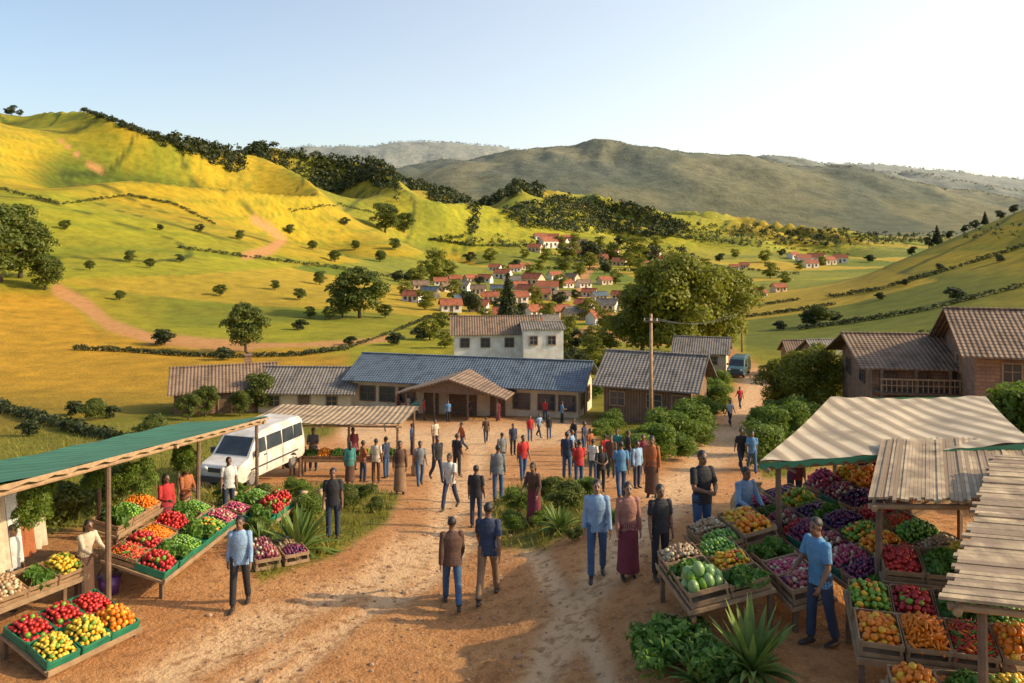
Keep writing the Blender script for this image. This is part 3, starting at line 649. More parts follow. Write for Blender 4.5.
for i in range(1300):
    y=random.uniform(11,34); x=random.uniform(-7,6)*y/18; r=random.uniform(.012,.04) if random.random()<.95 else random.uniform(.04,.08)
    b.ell((x,y,hgt(x,y)+r*.2),(r,r*random.uniform(.6,1),r*.6),6,4)
obj('loose_stones',b.mesh('stones',M('stone',(.42,.27,.16),(.26,.15,.09),9,.9,.01)),kind='stuff',label='small stones scattered over the dirt road',cat='stones')
def agave(loc,r,n,mat,label):
    b=B()
    for i in range(n):
        a=i*2.4+random.random()*.3; el=random.uniform(.35,1.35); L=r*random.uniform(.8,1.1); pr=None
        for k_ in range(7):
            f=k_/6; zz=L*math.sin(el)*f-.55*L*f*f*(1.4-el); rr=L*math.cos(el)*f+.1*L*f; wd=r*.055*math.sin(math.pi*(.18+.8*f))
            c=Vector((rr*math.cos(a),rr*math.sin(a),max(zz,.02))); s=Vector((-math.sin(a),math.cos(a),0))*wd
            cur=(c-s,c+Vector((0,0,-wd*.5)),c+s)
            if pr: b.add(list(pr)+list(cur),[(0,1,4,3),(1,2,5,4)])
            pr=cur
    obj('agave_plant',b.mesh('agave',mat,True),loc=loc,label=label,cat='plant')
AG=leafm('agave_green',(.13,.22,.035),(.24,.32,.06),.25)
q=G(298,552); agave(q,1.15,60,AG,'spiky green agave on the grassy verge')
for u,v,r in ((752,720,.95),(15,705,.7),(0,690,.6),(560,530,.7),(612,522,.4),(262,545,.6),(700,690,.6)): q=G(u,v) if v<670 else Vector(((u-512)/F*10.9,10.9,hgt((u-512)/F*10.9,10.9))); agave(q,r,60,AG,'spiky green agave at the road edge')
# ------------------------------------------------------------ buildings
WOOD=M('weathered_wood',(.20,.125,.075),(.12,.075,.045),5,.8,.01); WOODL=M('pale_wood',(.40,.26,.14),(.28,.18,.10),5,.8,.01); GLASS=M('window_glass',(.03,.04,.05),(.06,.07,.08),1,.12,0)
CREAM=M('cream_plaster',(.66,.53,.36),(.52,.40,.26),1.3,.9,.01); WHITE=M('white_plaster',(.80,.77,.70),(.64,.58,.49),1.3,.9,.01)
BROWNW=MW('plank_wall',(.26,.15,.085),(.15,.09,.05),1.4,'X',.85,.02); STONEW=MB_('stone_wall',(.38,.21,.12),(.28,.15,.09),(.18,.13,.1),1,.22,.5)
RBL=MW('blue_corrugated_roof',(.14,.18,.22),(.10,.13,.16),1.3,'X',.5,.04); RBR=MW('brown_tile_roof',(.30,.20,.13),(.19,.125,.08),1.1,'X',.85,.04)
RGR=MW('grey_tile_roof',(.29,.25,.21),(.19,.165,.14),1.1,'X',.8,.04); RRD=MW('red_tile_roof',(.45,.14,.06),(.32,.10,.05),1.1,'X',.8,.04)
def opening(par,side,pos,z0,w,h,W,Dp,door,fm):
    M_={'f':Matrix.Translation((pos,-Dp/2,z0)),'r':Matrix.Translation((W/2,pos,z0))@Matrix.Rotation(R(90),4,'Z'),'l':Matrix.Translation((-W/2,pos,z0))@Matrix.Rotation(R(-90),4,'Z')}[side]
    b=B().box((0,-.02,h/2),(w,.04,h)); o=obj('door' if door else 'window',b.mesh('pane',WOOD if door else GLASS),par); o.matrix_local=M_
    f=B(); t_=.09
    for sx in(-1,1): f.box((sx*(w/2+t_/2),-.045,h/2),(t_,.09,h+2*t_))
    f.box((0,-.045,h+t_/2),(w,.09,t_))
    if not door: f.box((0,-.06,-t_/2),(w,.12,t_)); f.box((0,-.05,h/2),(.05,.03,h)); f.box((0,-.05,h*.55),(w,.026,.045))
    obj('frame',f.mesh('frame',fm),o)
    if door: obj('handle',B().box((w*.35,-.06,h*.48),(.05,.05,.16)).mesh('handle',DARK),o)
def house(name,label,loc,yaw,W,Dp,wh,rh,wm,rm,ov=.5,wins=(),doors=(),fm=None,cat='house',group=None,chim=None):
    e=obj(name,None,None,loc,yaw,label,cat,group); x,y=W/2,Dp/2; zb=-1.6
    b=B().add([(-x,-y,zb),(x,-y,zb),(x,y,zb),(-x,y,zb),(-x,-y,wh),(x,-y,wh),(x,y,wh),(-x,y,wh),(-x,0,wh+rh),(x,0,wh+rh)],[(0,1,5,4),(2,3,7,6),(1,2,6,9,5),(3,0,4,8,7),(4,5,9,8),(6,7,8,9),(3,2,1,0)])
    obj('wall',b.mesh('wall',wm),e); b=B(); sl=rh/y; X=x+ov
    for s in(-1,1):
        e0=(y+ov)*s; z0=wh-ov*sl+.05; z1=wh+rh+.05; n=16
        for k_ in range(n):
            f0=k_/n; f1=(k_+1)/n+.01; ya=e0*(1-f0); yb=e0*(1-f1) if k_<n-1 else 0; za=z0+(z1-z0)*f0; zb_=z0+(z1-z0)*min(f1,1); lf=.03
            P=[(-X,ya,za+lf),(X,ya,za+lf),(X,yb,zb_),(-X,yb,zb_),(-X,ya,za-.08),(X,ya,za-.08),(X,yb,zb_-.1),(-X,yb,zb_-.1)]
            b.add(P,[(0,1,2,3),(4,7,6,5),(0,4,5,1),(1,5,6,2),(3,7,4,0)])
    b.box((0,0,wh+rh+.09),(2*X+.05,.28,.1)); r=obj('roof',b.mesh('roof',rm),e)
    if chim: obj('chimney',B().box((chim,y*.4,wh+rh),(.6,.6,1.4)).box((chim,y*.4,wh+rh+.74),(.75,.75,.1)).mesh('chimney',STONEW),r)
    for w_ in wins: opening(e,*w_,W,Dp,False,fm or WOODL)
    for w_ in doors: opening(e,*w_,W,Dp,True,fm or WOODL)
    return e
def at(u,v,dz=0):
    q=G(u,v); q.z+=dz; return q
A=at(352,411); Bp=at(578,418); ctr=(A+Bp)/2; ang=math.atan2(Bp.y-A.y,Bp.x-A.x); Wm=(Bp-A).length; nrm=Vector((-math.sin(ang),math.cos(ang),0))
loc=ctr+nrm*3.6; loc.z=min(A.z,Bp.z)+.1
mb=house('long_building','long cream building with blue-grey corrugated roof',loc,ang,Wm,7.2,2.9,1.45,CREAM,RBL,.7,
 [('f',x,.95,1.3,1.15) for x in(-8.4,-6.6,-4.8,5.2,7.3,9.0)]+[('r',-1.6,.9,1.1,1.1),('r',1.6,.9,1.1,1.1)],[('f',-2.6,.05,1.1,2.2),('f',.2,.05,2.2,2.3),('f',3.2,.05,1.1,2.2),('r',0,.0,1.0,2.1)],WOOD,'building')
px_=.2; b=B()
for s in(-1,1):
    b.add([(px_+s*4.6,-7.2,2.35),(px_,-7.2,3.7),(px_,-1.2,3.7),(px_+s*4.6,-1.2,2.35),(px_+s*4.6,-7.2,2.23),(px_,-7.2,3.58),(px_,-1.2,3.58),(px_+s*4.6,-1.2,2.23)],[(0,1,2,3),(4,7,6,5),(0,4,5,1),(0,3,7,4)])
obj('porch_roof',b.mesh('porch_roof',RBR),mb,label='brown porch roof over the entrance')
obj('porch_gable',B().add([(px_-3.7,-6.8,2.46),(px_+3.7,-6.8,2.46),(px_,-6.8,3.53),(px_-3.7,-6.7,2.46),(px_+3.7,-6.7,2.46),(px_,-6.7,3.53)],[(0,1,2),(3,5,4),(0,3,4,1)]).mesh('gable',WOOD),mb)
for x in(-3.6,-1.2,1.6,4.0): obj('porch_post',B().cyl((x,-6.75,-1),(x,-6.75,2.5 ),.09).mesh('post',WOOD),mb)
house('white_house','white two storey house with brown tiled roof',Vector((-1.9,93,hgt(-1.9,93)+.3)),R(4),9.6,6,5.0,1.5,WHITE,RBR,.5,[('f',x,3.4,.9,.9) for x in(-3.6,-1.3,1.4,3.6)]+[('r',0,3.4,1,1)],[('f',.2,.0,1,2)],WOOD)
house('white_annex','white plastered block with low roof beside white house',Vector((3.3,90,hgt(3.3,90)+.4)),R(4),4.4,4.5,5.4,.5,WHITE,RGR,.25,[('f',-1.1,3.7,.8,.9),('f',.9,3.7,.8,.9),('r',0,3.7,.9,.9)],[('f',0,0,.9,2)])
house('farm_house','low farmhouse with brown tiled roof',at(212,414)+Vector((0,3,0)),R(20),8.0,5.5,2.1,1.5,STONEW,RBR,.5,[('f',-2.4,.8,.9,.9),('f',1.9,.8,.9,.9)],[('f',0,.0,.95,1.9)],chim=2)
house('farm_house','low farmhouse with grey-brown roof beside the long building',at(305,413)+Vector((0,3,-.3)),R(-3),8.0,5.5,2.2,1.5,CREAM,RGR,.5,[('f',-2.6,.8,.9,.9),('f',2.4,.8,.9,.9)],[('f',0,.0,.95,1.9)])
house('wooden_hut','brown plank hut with grey roof beside utility pole',at(664,424)+Vector((0,3.2,.2)),R(-24),6.8,6.2,2.9,1.8,BROWNW,RGR,.75,[('f',-2.3,1,1.1,1),('f',.6,1,1.1,1),('r',-.8,1,1,1)],[('f',2.5,.05,1,2.0)],WOODL)
house('cottage','small cottage with grey roof behind the hut',at(708,372)+Vector((0,3,0)),R(-18),6,5,2.4,1.4,CREAM,RGR,.5,[('f',-1.5,.9,.9,.9),('f',1.5,.9,.9,.9)],[('f',0,0,.9,1.9)])
house('cottage','low cottage with brown roof on the terrace',at(862,384)+Vector((0,3,.6)),R(4),9,5,2.4,1.3,STONEW,RGR,.5,[('f',-2.5,.8,.9,.9),('f',2.5,.8,.9,.9)],[('f',0,0,.9,1.9)])
house('cottage','low cottage with brown roof on the terrace',at(815,376)+Vector((0,3,.2)),R(-4),4.5,4,2.2,1.2,STONEW,RBR,.4,[('f',-1.2,.8,.8,.8)],[('f',.8,0,.9,1.8)])
bh=house('timber_house','stone and timber house with balcony and brown roof',Vector((26.6,54,-4.4)),R(-8),6.4,7,3.7,1.3,STONEW,RBR,1.0,[('f',-2.2,2.1,.9,1.0),('f',1.9,2.1,.9,1.0),('f',1.8,.3,.9,1.0),('l',-1.5,2.1,1,1),('l',1.8,2.1,1,1)],[('f',-1.6,.0,1,1.75),('f',-.2,2.0,.9,1.6)],WOOD)
b=B().box((0,-4.2,1.88),(6.2,1.4,.14)); obj('balcony_floor',b.mesh('floor',WOOD),bh)
b=B().box((0,-4.86,2.78),(6.2,.08,.1)).box((0,-4.86,2.4),(6.2,.05,.06))
for i in range(21): b.box((-3.05+i*.305,-4.86,2.36),(.05,.04,.75))
obj('balcony_railing',b.mesh('rail',WOODL),bh)
for x in(-3.,-1.,1.0,3.0): obj('balcony_post',B().box((x,-4.8,1.3),(.14,.14,4.3)).mesh('post',WOOD),bh)
house('stone_house','tall brown brick house with tiled roof',Vector((31.4,48.6,-3.4)),R(-16),7.6,7,4.2,1.9,STONEW,RBR,.9,[('f',-1.9,2.3,.9,1),('f',1.5,2.3,.9,1),('f',1.5,.4,.9,1),('l',0,2.3,.9,1)],[('f',-1.9,0,1,1.9)])
VL=[(448,292,6,0),(462,291,7,1),(478,294,6,0),(430,297,5,2),(503,279,7,3),(518,303,8,3),(533,286,9,3),(548,294,9,3),(562,301,7,0),(520,290,6,0),(608,312,9,1),(590,297,6,0),(600,301,6,2),(548,248,8,3),(560,248,7,3),(535,252,6,0),(572,252,6,3),(552,242,6,0),(600,264,7,3),(612,258,6,0),(526,296,8,3),(541,300,8,3),(512,286,7,1),(485,283,6,0),(470,282,5,3),
 (805,263,6,0),(818,263,7,3),(830,265,6,0),(842,263,6,3),(795,259,5,0),(780,292,6,3),(760,298,5,0),(498,294,6,2),(575,320,8,1),(463,306,6,2),(440,286,5,0),(655,260,6,3),(665,263,5,0),(545,332,9,1),(528,338,8,0),(812,268,6,3),(585,310,7,3),(560,318,7,3),(620,300,6,0),(650,268,5,3),
 (455,283,5,3),(495,271,5,3),(515,272,5,0),(525,270,5,3),(580,258,6,3),(590,254,5,0),(620,266,6,3),(634,256,5,3),(566,288,6,3),(572,282,6,0),(555,280,6,3),(584,288,6,0),(605,285,6,3),(490,302,6,3),(478,312,7,0),(505,322,7,3),(535,318,7,0),(600,325,8,3),(640,296,6,3),(632,312,7,0),(450,312,6,3),(420,290,5,0),(412,302,5,3),(735,270,4,3),(745,268,4,0),(540,240,5,3),(567,242,5,3),(582,246,5,0)]
for i,(u,v,wpx,kd_) in enumerate(VL):
    q=at(u,v); s=q.y/F; W=max(wpx*2.3*s,5); W=min(W,18); dp=W*.65; wh=W*.36
    house('village_house',['white village house with brown roof','village house with grey roof','village house with blue roof','village house with red tiled roof'][kd_],q+Vector((0,dp/2,.1)),R(random.uniform(-40,40)),W,dp,wh,W*.24,WHITE if i%3 else CREAM,[RRD if i%2 else RBR,RGR,RBL,RRD][kd_],.35,[('f',-W*.28,wh*.35,W*.12,wh*.35),('f',W*.28,wh*.35,W*.12,wh*.35)],[('f',0,0,W*.12,wh*.7)],WOOD,group='houses of the valley village')
def pole(loc,H,lab):
    e=obj('utility_pole',None,None,loc,R(-20),lab,'utility pole')
    obj('pole',B().cyl((0,0,-.5),(0,0,H),.16,.1,10).mesh('pole',WOODL,True),e); obj('crossarm',B().box((0,-.12,H-.5),(1.0,.1,.12)).mesh('arm',WOOD),e)
    for x in(-.42,0,.42): obj('insulator',B().cyl((x,-.12,H-.44),(x,-.12,H-.27),.045,.03,8).mesh('ins',WHITE),e)
    return Vector(loc)+Vector((0,0,H-.3))
p1=pole(at(651,436),8.2,'tall weathered wooden utility pole beside the bushes'); p2=pole(at(742,352),7,'wooden utility pole by the road'); p3=pole(Vector((27,40,hgt(27,40))),8.5,'wooden utility pole beside timber house')
def wire(a,b_,sag):
    for o in(-.42,0,.42):
        bb=B(); P=[]
        for i in range(17):
            f=i/16; q=a.lerp(b_,f)+Vector((o*.94,-o*.34,-sag*4*f*(1-f))); P.append(q-a)
        bb.loft(P,[(.012,.012)]*17,5); obj('power_line',bb.mesh('wire',DARK),loc=a,label='thin power line strung between wooden poles',cat='power line',group='power lines')
wire(p1,p2,1.2)
# ------------------------------------------------------------ vehicles
VW=M('white_van_paint',(.72,.70,.66),(.50,.43,.35),1.6,.35,0); TYRE=M('tyre',(.02,.02,.02),None,9,.8,0); RIM=M('rim',(.4,.38,.36),None,9,.4,0,.6); GREYP=M('grey_plastic',(.06,.06,.06),None,9,.6,0); LAMP=M('headlight',(.7,.7,.66),None,9,.15,0)
GRN=M('dark_teal_paint',(.06,.12,.13),(.04,.09,.1),1,.3,0)
def van(loc,yaw,paint,label,s=1):
    e=obj('van',None,None,loc,yaw,label,'van',scale=s)
    pr=[(0,.42),(-.03,.8),(.08,1.02),(.7,1.18),(1.28,1.86),(1.6,2.02),(2.4,2.08),(4.3,2.06),(4.52,1.9),(4.6,1.2),(4.6,.45),(4.45,.32),(.15,.32)]
    n=len(pr); hw=lambda z:.86 if z<1.2 else .86-.13*(z-1.2)/.9
    b=B()
    for k_,(sy,inn) in enumerate(((-1,.06),(-1,0),(1,0),(1,.06))):
        cx=2.3; cz=1.2
        for (x,z) in pr:
            xx=x+(cx-x)*(inn*.35); zz=z+(cz-z)*(inn*.6); b.V.append((xx,sy*(hw(z)-(-.01 if inn else .04)),zz))
    for r_ in range(3):
        for i in range(n): j=(i+1)%n; b.F.append((r_*n+i,r_*n+j,(r_+1)*n+j,(r_+1)*n+i)); b.m.append(0)
    b.F+= [tuple(range(n))[::-1],tuple(3*n+i for i in range(n))]; b.m+=[0,0]
    bo=obj('body',b.mesh('body',paint),e); md=bo.modifiers.new('b','BEVEL'); md.width=.05; md.segments=3; md.limit_method='ANGLE'
    def plate(nm,P,mat):
        nn=(Vector(P[1])-Vector(P[0])).cross(Vector(P[3])-Vector(P[0])).normalized()*.02
        obj(nm,B().add([Vector(p_)+nn for p_ in P]+[Vector(p_)-nn for p_ in P],[(0,1,2,3),(7,6,5,4),(0,4,5,1),(1,5,6,2),(2,6,7,3),(3,7,4,0)]).mesh(nm,mat),e)
    plate('windscreen',[(.76,.72,1.24),(.76,-.72,1.24),(1.27,-.66,1.82),(1.27,.66,1.82)],GLASS)
    for sy in(-1,1):
        y0,y1=sy*.875,sy*.80
        for x0,x1,a0 in((1.05,1.75,.35),(1.9,2.85,0),(2.98,3.7,0),(3.82,4.35,0)): plate('side_window',[(x0,y0,1.24),(x1,y0,1.24),(x1,y1,1.78),(x0+a0,y1,1.78)],GLASS)
        for x0 in(1.82,2.92): obj('door_seam',B().box((x0,sy*.885,1.05),(.015,.01,1.2)).mesh('seam',GREYP),e)
        obj('door_handle',B().box((1.7,sy*.895,1.1),(.14,.03,.035)).mesh('dh',GREYP),e); obj('side_trim',B().box((2.4,sy*.885,.72),(3.2,.02,.06)).mesh('trim',GREYP),e)
        obj('headlight',B().ell((.02,sy*.62,.86),(.08,.15,.1),10,8).mesh('hl',LAMP,True),e); obj('mirror',B().box((.98,sy*1.0,1.3),(.08,.18,.22)).mesh('mir',GREYP),e)
        obj('tail_light',B().box((4.61,sy*.72,1.15),(.04,.12,.4)).mesh('tl',cloth('red')),e)
        for x in(.85,3.65):
            w_=obj('wheel',B().cyl((x,sy*.66,.33),(x,sy*.88,.33),.12,.12,12).mesh('hub',RIM,True),e)
            obj('tyre',B().cyl((x,sy*.64,.33),(x,sy*.87,.33),.33,.33,24).mesh('tyre',TYRE),w_); obj('rim',B().cyl((x,sy*.85,.33),(x,sy*.89,.33),.2,.17,16).mesh('rim',RIM),w_)
    obj('bumper',B().box((-.05,0,.5),(.16,1.7,.2)).mesh('bumper',GREYP),e); obj('grille',B().box((-.035,0,.85),(.05,.85,.16)).mesh('grille',GREYP),e); obj('rear_window',B().box((4.585,0,1.5),(.04,1.2,.45)).mesh('rw',GLASS),e)
    return e
q=Vector((-10.5,28.6,hgt(-9.8,29.6)+.02)); van(q,math.atan2(.955,.30),VW,'dusty white van parked behind the green roofed stall',.95)
q=at(735,378); van(q,math.atan2(.9,.45),GRN,'dark teal and white van parked by the road',1.05)
# ------------------------------------------------------------ stalls
GREENT=MW('green_tarp',(.04,.21,.10),(.03,.15,.08),.5,'Y',.6,.02,0,.7); BEIGE=MW('beige_striped_tarp',(.60,.49,.33),(.30,.23,.15),.75,'X',.8,.01,0,.8); SLAT=M('bamboo_slats',(.62,.48,.29),(.24,.17,.11),3,.8,.01,0,5,1); SHEDR=MW('thatch_brown_sheet',(.46,.33,.19),(.32,.22,.13),1.3,'X',.85,.03)
def bil(c,s,t_):
    c=[Vector(p_) for p_ in c]; return (c[0]*(1-s)+c[1]*s)*(1-t_)+(c[3]*(1-s)+c[2]*s)*t_
def stall(label,c,posts,mat,mode='tarp',nst=36,fringe=None):
    o=Vector((sum(p_[0] for p_ in c)/4,sum(p_[1] for p_ in c)/4,0)); o.z=hgt(o.x,o.y); e=obj('market_stall',None,None,o,0,label,'market stall')
    b=B()
    if mode=='slat':
        for i in range(nst):
            s0=i/nst; s1=(i+.93)/nst; dz=random.uniform(-.012,.012); t0=random.uniform(-.03,.02); t1=1+random.uniform(-.02,.03); P=[bil(c,s,t_)-o+Vector((0,0,dz+k_)) for k_ in(0,-.035) for s,t_ in((s0,t0),(s1,t0),(s1,t1),(s0,t1))]
            b.add(P,[(0,1,2,3),(7,6,5,4),(0,4,5,1),(1,5,6,2),(2,6,7,3),(3,7,4,0)])
    else:
        ns,ntt=(120,14)
        for k_ in(0,-.03):
            P=[]
            for j in range(ntt+1):
                for i in range(ns+1):
                    s=i/ns; t_=j/ntt; q=bil(c,s,t_)-o
                    sag=-.06*math.sin(math.pi*t_)*(.8+.3*math.sin(s*math.pi*4))-.05*math.sin(math.pi*s)+.03*(float(vn(s*5,t_*2,77))-.5)
                    if t_ in(0,1): sag+=.015*math.sin(s*37)
                    P.append(q+Vector((0,0,sag+k_)))
            f=[(j*(ns+1)+i,j*(ns+1)+i+1,(j+1)*(ns+1)+i+1,(j+1)*(ns+1)+i) for j in range(ntt) for i in range(ns)]
            b.add(P,f if k_==0 else [x[::-1] for x in f])
    r=obj('roof',b.mesh('roof',mat,mode!='slat'),e)
    if fringe:
        for t_ in((0,) if fringe[1]==1 else (0,1)):
            b=B(); n=60; P=[]
            for i in range(n+1):
                a_=bil(c,i/n,t_)-o+Vector((0,-.012,-.03)); P+= [a_,a_-Vector((0,0,fringe[2]*(1+.35*math.sin(i*1.9))))]
            b.add(P,[(2*i,2*i+2,2*i+3,2*i+1) for i in range(n)]); obj('valance',b.mesh('valance',fringe[0]),r)
    for (a_,d_) in (((0,.04),(1,.04)),((0,.96),(1,.96)),((.03,0),(.03,1)),((.97,0),(.97,1)),((.5,0),(.5,1))):
        A_=bil(c,*a_)-o-Vector((0,0,.17)); D_=bil(c,*d_)-o-Vector((0,0,.17)); obj('beam',B().cyl(A_,D_,.045,.045,8).mesh('beam',WOODL),e)
    for s,t_ in posts:
        q=bil(c,s,t_); obj('post',B().cyl(Vector((q.x+random.uniform(-.04,.04),q.y,hgt(q.x,q.y)-.3))-o,q-o-Vector((0,0,.12)),.06,.05,8).mesh('post',WOOD),e)
    return e
stall('long stall with green tarpaulin roof on wooden posts',[(-7.35,10.8,3.6),(-7.6,25,1.5),(-10.7,26,1.1),(-10.4,10.8,3.35)],[(.30,.06),(.62,.06),(.95,.06),(.3,.94),(.62,.94),(.95,.94),(.0,.5)],GREENT,fringe=(WOODL,1,.07))
stall('open shed stall with flat brown roof on posts',[(-10.9,32.3,-.35),(-4.5,32.5,-.45),(-4.3,37,-.65),(-10.7,37,-.6)],[(.03,.05),(.35,.05),(.66,.05),(.97,.05),(.03,.95),(.97,.95)],SHEDR)
stall('market stall with sagging beige striped canopy',[(4.3,13.9,3.15),(8.9,13.7,3.55),(11.0,18.6,3.4),(7.4,18.6,3.35)],[(.05,.06),(.55,.05),(.95,.05),(.05,.95),(.95,.95)],BEIGE,fringe=(GREENT,2,.09))
stall('market stall roofed with bamboo slats',[(5.25,11.8,3.2),(8.2,11.4,3.3),(9.6,14.3,3.45),(6.7,14.5,3.4)],[(.05,.06),(.95,.06),(.05,.9),(.95,.9)],SLAT,'slat',52)
stall('sloping slatted timber roof over fruit display',[(7.6,12.6,3.62),(4.75,8.75,3.1),(7.4,8.0,3.1),(9.8,12.2,3.6)],[(.04,.1),(.96,.12),(.04,.92),(.96,.9)],SLAT,'slat',50)
# produce
CP=dict(tomato=(.55,.03,.015),red=(.42,.02,.02),orange=(.78,.22,.01),mango=(.75,.42,.02),yellow=(.72,.5,.05),lime=(.18,.34,.03),green=(.07,.2,.03),plum=(.15,.025,.07),eggplant=(.06,.02,.075),radish=(.50,.07,.14),potato=(.40,.25,.13),onion=(.38,.10,.10),cabbage=(.22,.36,.12),pale=(.55,.48,.30),chili=(.5,.05,.02))
def fruit(r,W,Lh,cols,dome=.13,el=(1,1,1),seg=7):
    b=B(); mats=[M('produce_'+k_,CP[k_],tuple(x*.8 for x in CP[k_]),14,.38,0) for k_ in cols]; nx=int(W/(2*r*.86)); ny=int(Lh/(2*r*.86))
    for L_ in range(2):
        for i in range(nx-L_):
            for j in range(ny-L_):
                x=(i-(nx-1-L_)/2)*W/nx; y=(j-(ny-1-L_)/2)*Lh/ny; zz=r*.6+L_*r*1.1+dome*max(0,(1-(2*x/W)**2)*(1-(2*y/Lh)**2))**.7
                ww=[1,.35,.2,.1][:len(cols)]; b.mi=random.choices(range(len(cols)),ww)[0]; k_=random.uniform(.78,1.18)
                b.ell((x+random.uniform(-.5,.5)*r,y+random.uniform(-.5,.5)*r,zz+random.uniform(-.4,.5)*r),(r*el[0]*k_,r*el[1]*k_,r*el[2]*k_),seg,5,Matrix.Rotation(random.random()*3,3,'Z')@Matrix.Rotation(random.uniform(-.5,.5),3,'Y'))
    return b.mesh('produce',mats,True)
LV=leafm('salad_leaf',(.08,.20,.02),(.21,.34,.05),.3)
def leafy(W,Lh,n=260,s=.06):
    cc=[(random.uniform(-W*.4,W*.4),random.uniform(-Lh*.4,Lh*.4),random.uniform(.04,.14)) for _ in range(14)]; V_,Q_=leaves(cc,[.1]*14,n*3,s*.8,.9); return mesh_np('greens',V_,Q_,LV)
W0,L0=.52,.62; w1,l1=W0-.03,L0-.03
HP=dict(
 tomatoes=[fruit(.04,w1,l1,['tomato','red']),fruit(.046,w1,l1,['red','tomato','lime'],.17)],oranges=[fruit(.045,w1,l1,['orange','mango'],.17)],mangoes=[fruit(.047,w1,l1,['mango','yellow','orange'],el=(1.25,.85,.85)),fruit(.04,w1,l1,['yellow','mango','lime'],.17,el=(1.2,.85,.85))],
 limes=[fruit(.033,w1,l1,['lime','green','cabbage'])],plums=[fruit(.034,w1,l1,['plum','eggplant','radish'])],radishes=[fruit(.03,w1,l1,['radish','onion','pale']),fruit(.034,w1,l1,['radish','plum','pale'],.17)],
 potatoes=[fruit(.038,w1,l1,['potato','pale'],el=(1.3,.9,.8))],onions=[fruit(.036,w1,l1,['onion','plum','pale'])],peppers=[fruit(.042,w1,l1,['lime','mango','tomato'],el=(1.3,.8,.8)),fruit(.042,w1,l1,['mango','orange','lime','tomato'],el=(1.3,.8,.8))],
 cabbages=[fruit(.085,w1,l1,['cabbage','lime'],.08)],carrots=[fruit(.026,w1,l1,['orange'],el=(2.8,.75,.75))],chilies=[fruit(.02,w1,l1,['chili','green','orange'],el=(3,.7,.7))],eggplants=[fruit(.042,w1,l1,['eggplant','plum'],el=(1.7,.75,.75))],greens=[leafy(W0,L0),leafy(W0,L0),leafy(W0,L0,200,.09)])
def crate_mesh(mat,h=.2):
    b=B(); x,y=W0/2,L0/2
    b.box((0,0,.012),(W0-.03,L0-.03,.02))
    for zz in(.055,h-.045):
        for s in(-1,1): b.box((s*x,0,zz),(.016,L0+.01,.07)).box((0,s*y,zz),(W0-.02,.016,.07))
    for sx in(-1,1):
        for sy in(-1,1): b.box((sx*(x-.022),sy*(y-.022),h/2),(.03,.03,h))
    return b.mesh('crate',mat)
CRW=crate_mesh(M('crate_wood',(.36,.22,.11),(.24,.14,.07),7,.8,.006)); CRG=crate_mesh(M('crate_green_plastic',(.03,.22,.12),(.02,.16,.09),3,.45,0),.16); CRT=crate_mesh(WOODL,.26)
CD={CRW:'wooden',CRG:'green plastic',CRT:'pale wooden'}
def crate(Mx,k_,cm,where,heap=True):
    obj('crate',cm,mw=Mx@Matrix.Rotation(random.uniform(-.07,.07),4,'Z'),label=f'{CD[cm]} crate holding {k_} {where}',cat='crate',group='crates of produce')
    if heap: obj(('leafy_greens' if k_=='greens' else k_)+'_heap',random.choice(HP[k_]),mw=Mx@Matrix.Translation((0,0,{CRG:.06,CRW:.09,CRT:.14}[cm]))@Matrix.Rotation(random.choice((0,math.pi)),4,'Z')@Matrix.Diagonal((1,1,random.uniform(.75,1.45),1)),label=f'heap of fresh {k_} in a {CD[cm]} crate',cat='produce',kind='stuff')
def table(cx,cy,yaw,nx,ny,h,tilt,kinds,cm,where='on a display table'):
    L_=nx*(W0+.03)+.06; Wd=ny*(L0+.03)+.06; z=hgt(cx,cy); Mt=Matrix.Translation((cx,cy,z))@Matrix.Rotation(R(yaw),4,'Z'); tl=R(tilt)
    e=obj('display_table',None,mw=Mt,label='rough wooden display table for market produce',cat='table',group='produce tables'); Mp=Matrix.Translation((0,0,h))@Matrix.Rotation(tl,4,'X')
    t_=obj('table_top',B().box((0,0,-.025),(L_,Wd,.05)).box((0,-Wd/2-.012,.0),(L_,.022,.1)).mesh('top',WOODL),e); t_.matrix_local=Mp
    for sx in(-1,1):
        for sy in(-1,1):
            q=Mp@Vector((sx*(L_/2-.07),sy*(Wd/2-.07),-.05)); obj('leg',B().box((q.x,q.y,(q.z-.35)/2),(.07,.07,q.z+.35)).mesh('leg',WOOD),e)
    i=0
    for a_ in range(nx):
        for b_ in range(ny):
            crate(Mt@Mp@Matrix.Translation(((a_-(nx-1)/2)*(W0+.03),(b_-(ny-1)/2)*(L0+.03),.004)),kinds[i%len(kinds)],cm[i%len(cm)],where); i+=1
table(-7.25,17.3,84,6,2,.62,16,['tomatoes','chilies','greens','tomatoes','limes','carrots','greens','tomatoes','peppers','greens','radishes','limes'],[CRG,CRW],'under the green roof')
table(-8.4,17.4,84,3,1,1.05,14,['greens','limes','carrots'],[CRW],'on the rear shelf')
table(-7.55,13.75,62,3,2,.28,14,['mangoes','tomatoes','mangoes','tomatoes','oranges','tomatoes'],[CRG],'near the road edge')
table(-8.75,14.6,62,3,1,.72,14,['potatoes','greens','mangoes'],[CRW],'on the rear shelf')
table(-6.65,20.9,80,3,2,.4,12,['greens','radishes','tomatoes','greens','tomatoes','limes'],[CRG,CRW],'beside the stall')
for i,(x,y) in enumerate(((-5.35,17.4),(-4.85,17.75),(-5.1,18.2),(-5.65,18.0))): crate(Matrix.Translation((x,y,hgt(x,y)+.02))@Matrix.Rotation(.5,4,'Z'),['onions','plums','potatoes','onions'][i],CRT,'on the ground')
table(-6.9,33.0,0,8,1,.8,10,['tomatoes','greens','oranges','limes','plums','peppers'],[CRW],'under the shed roof')
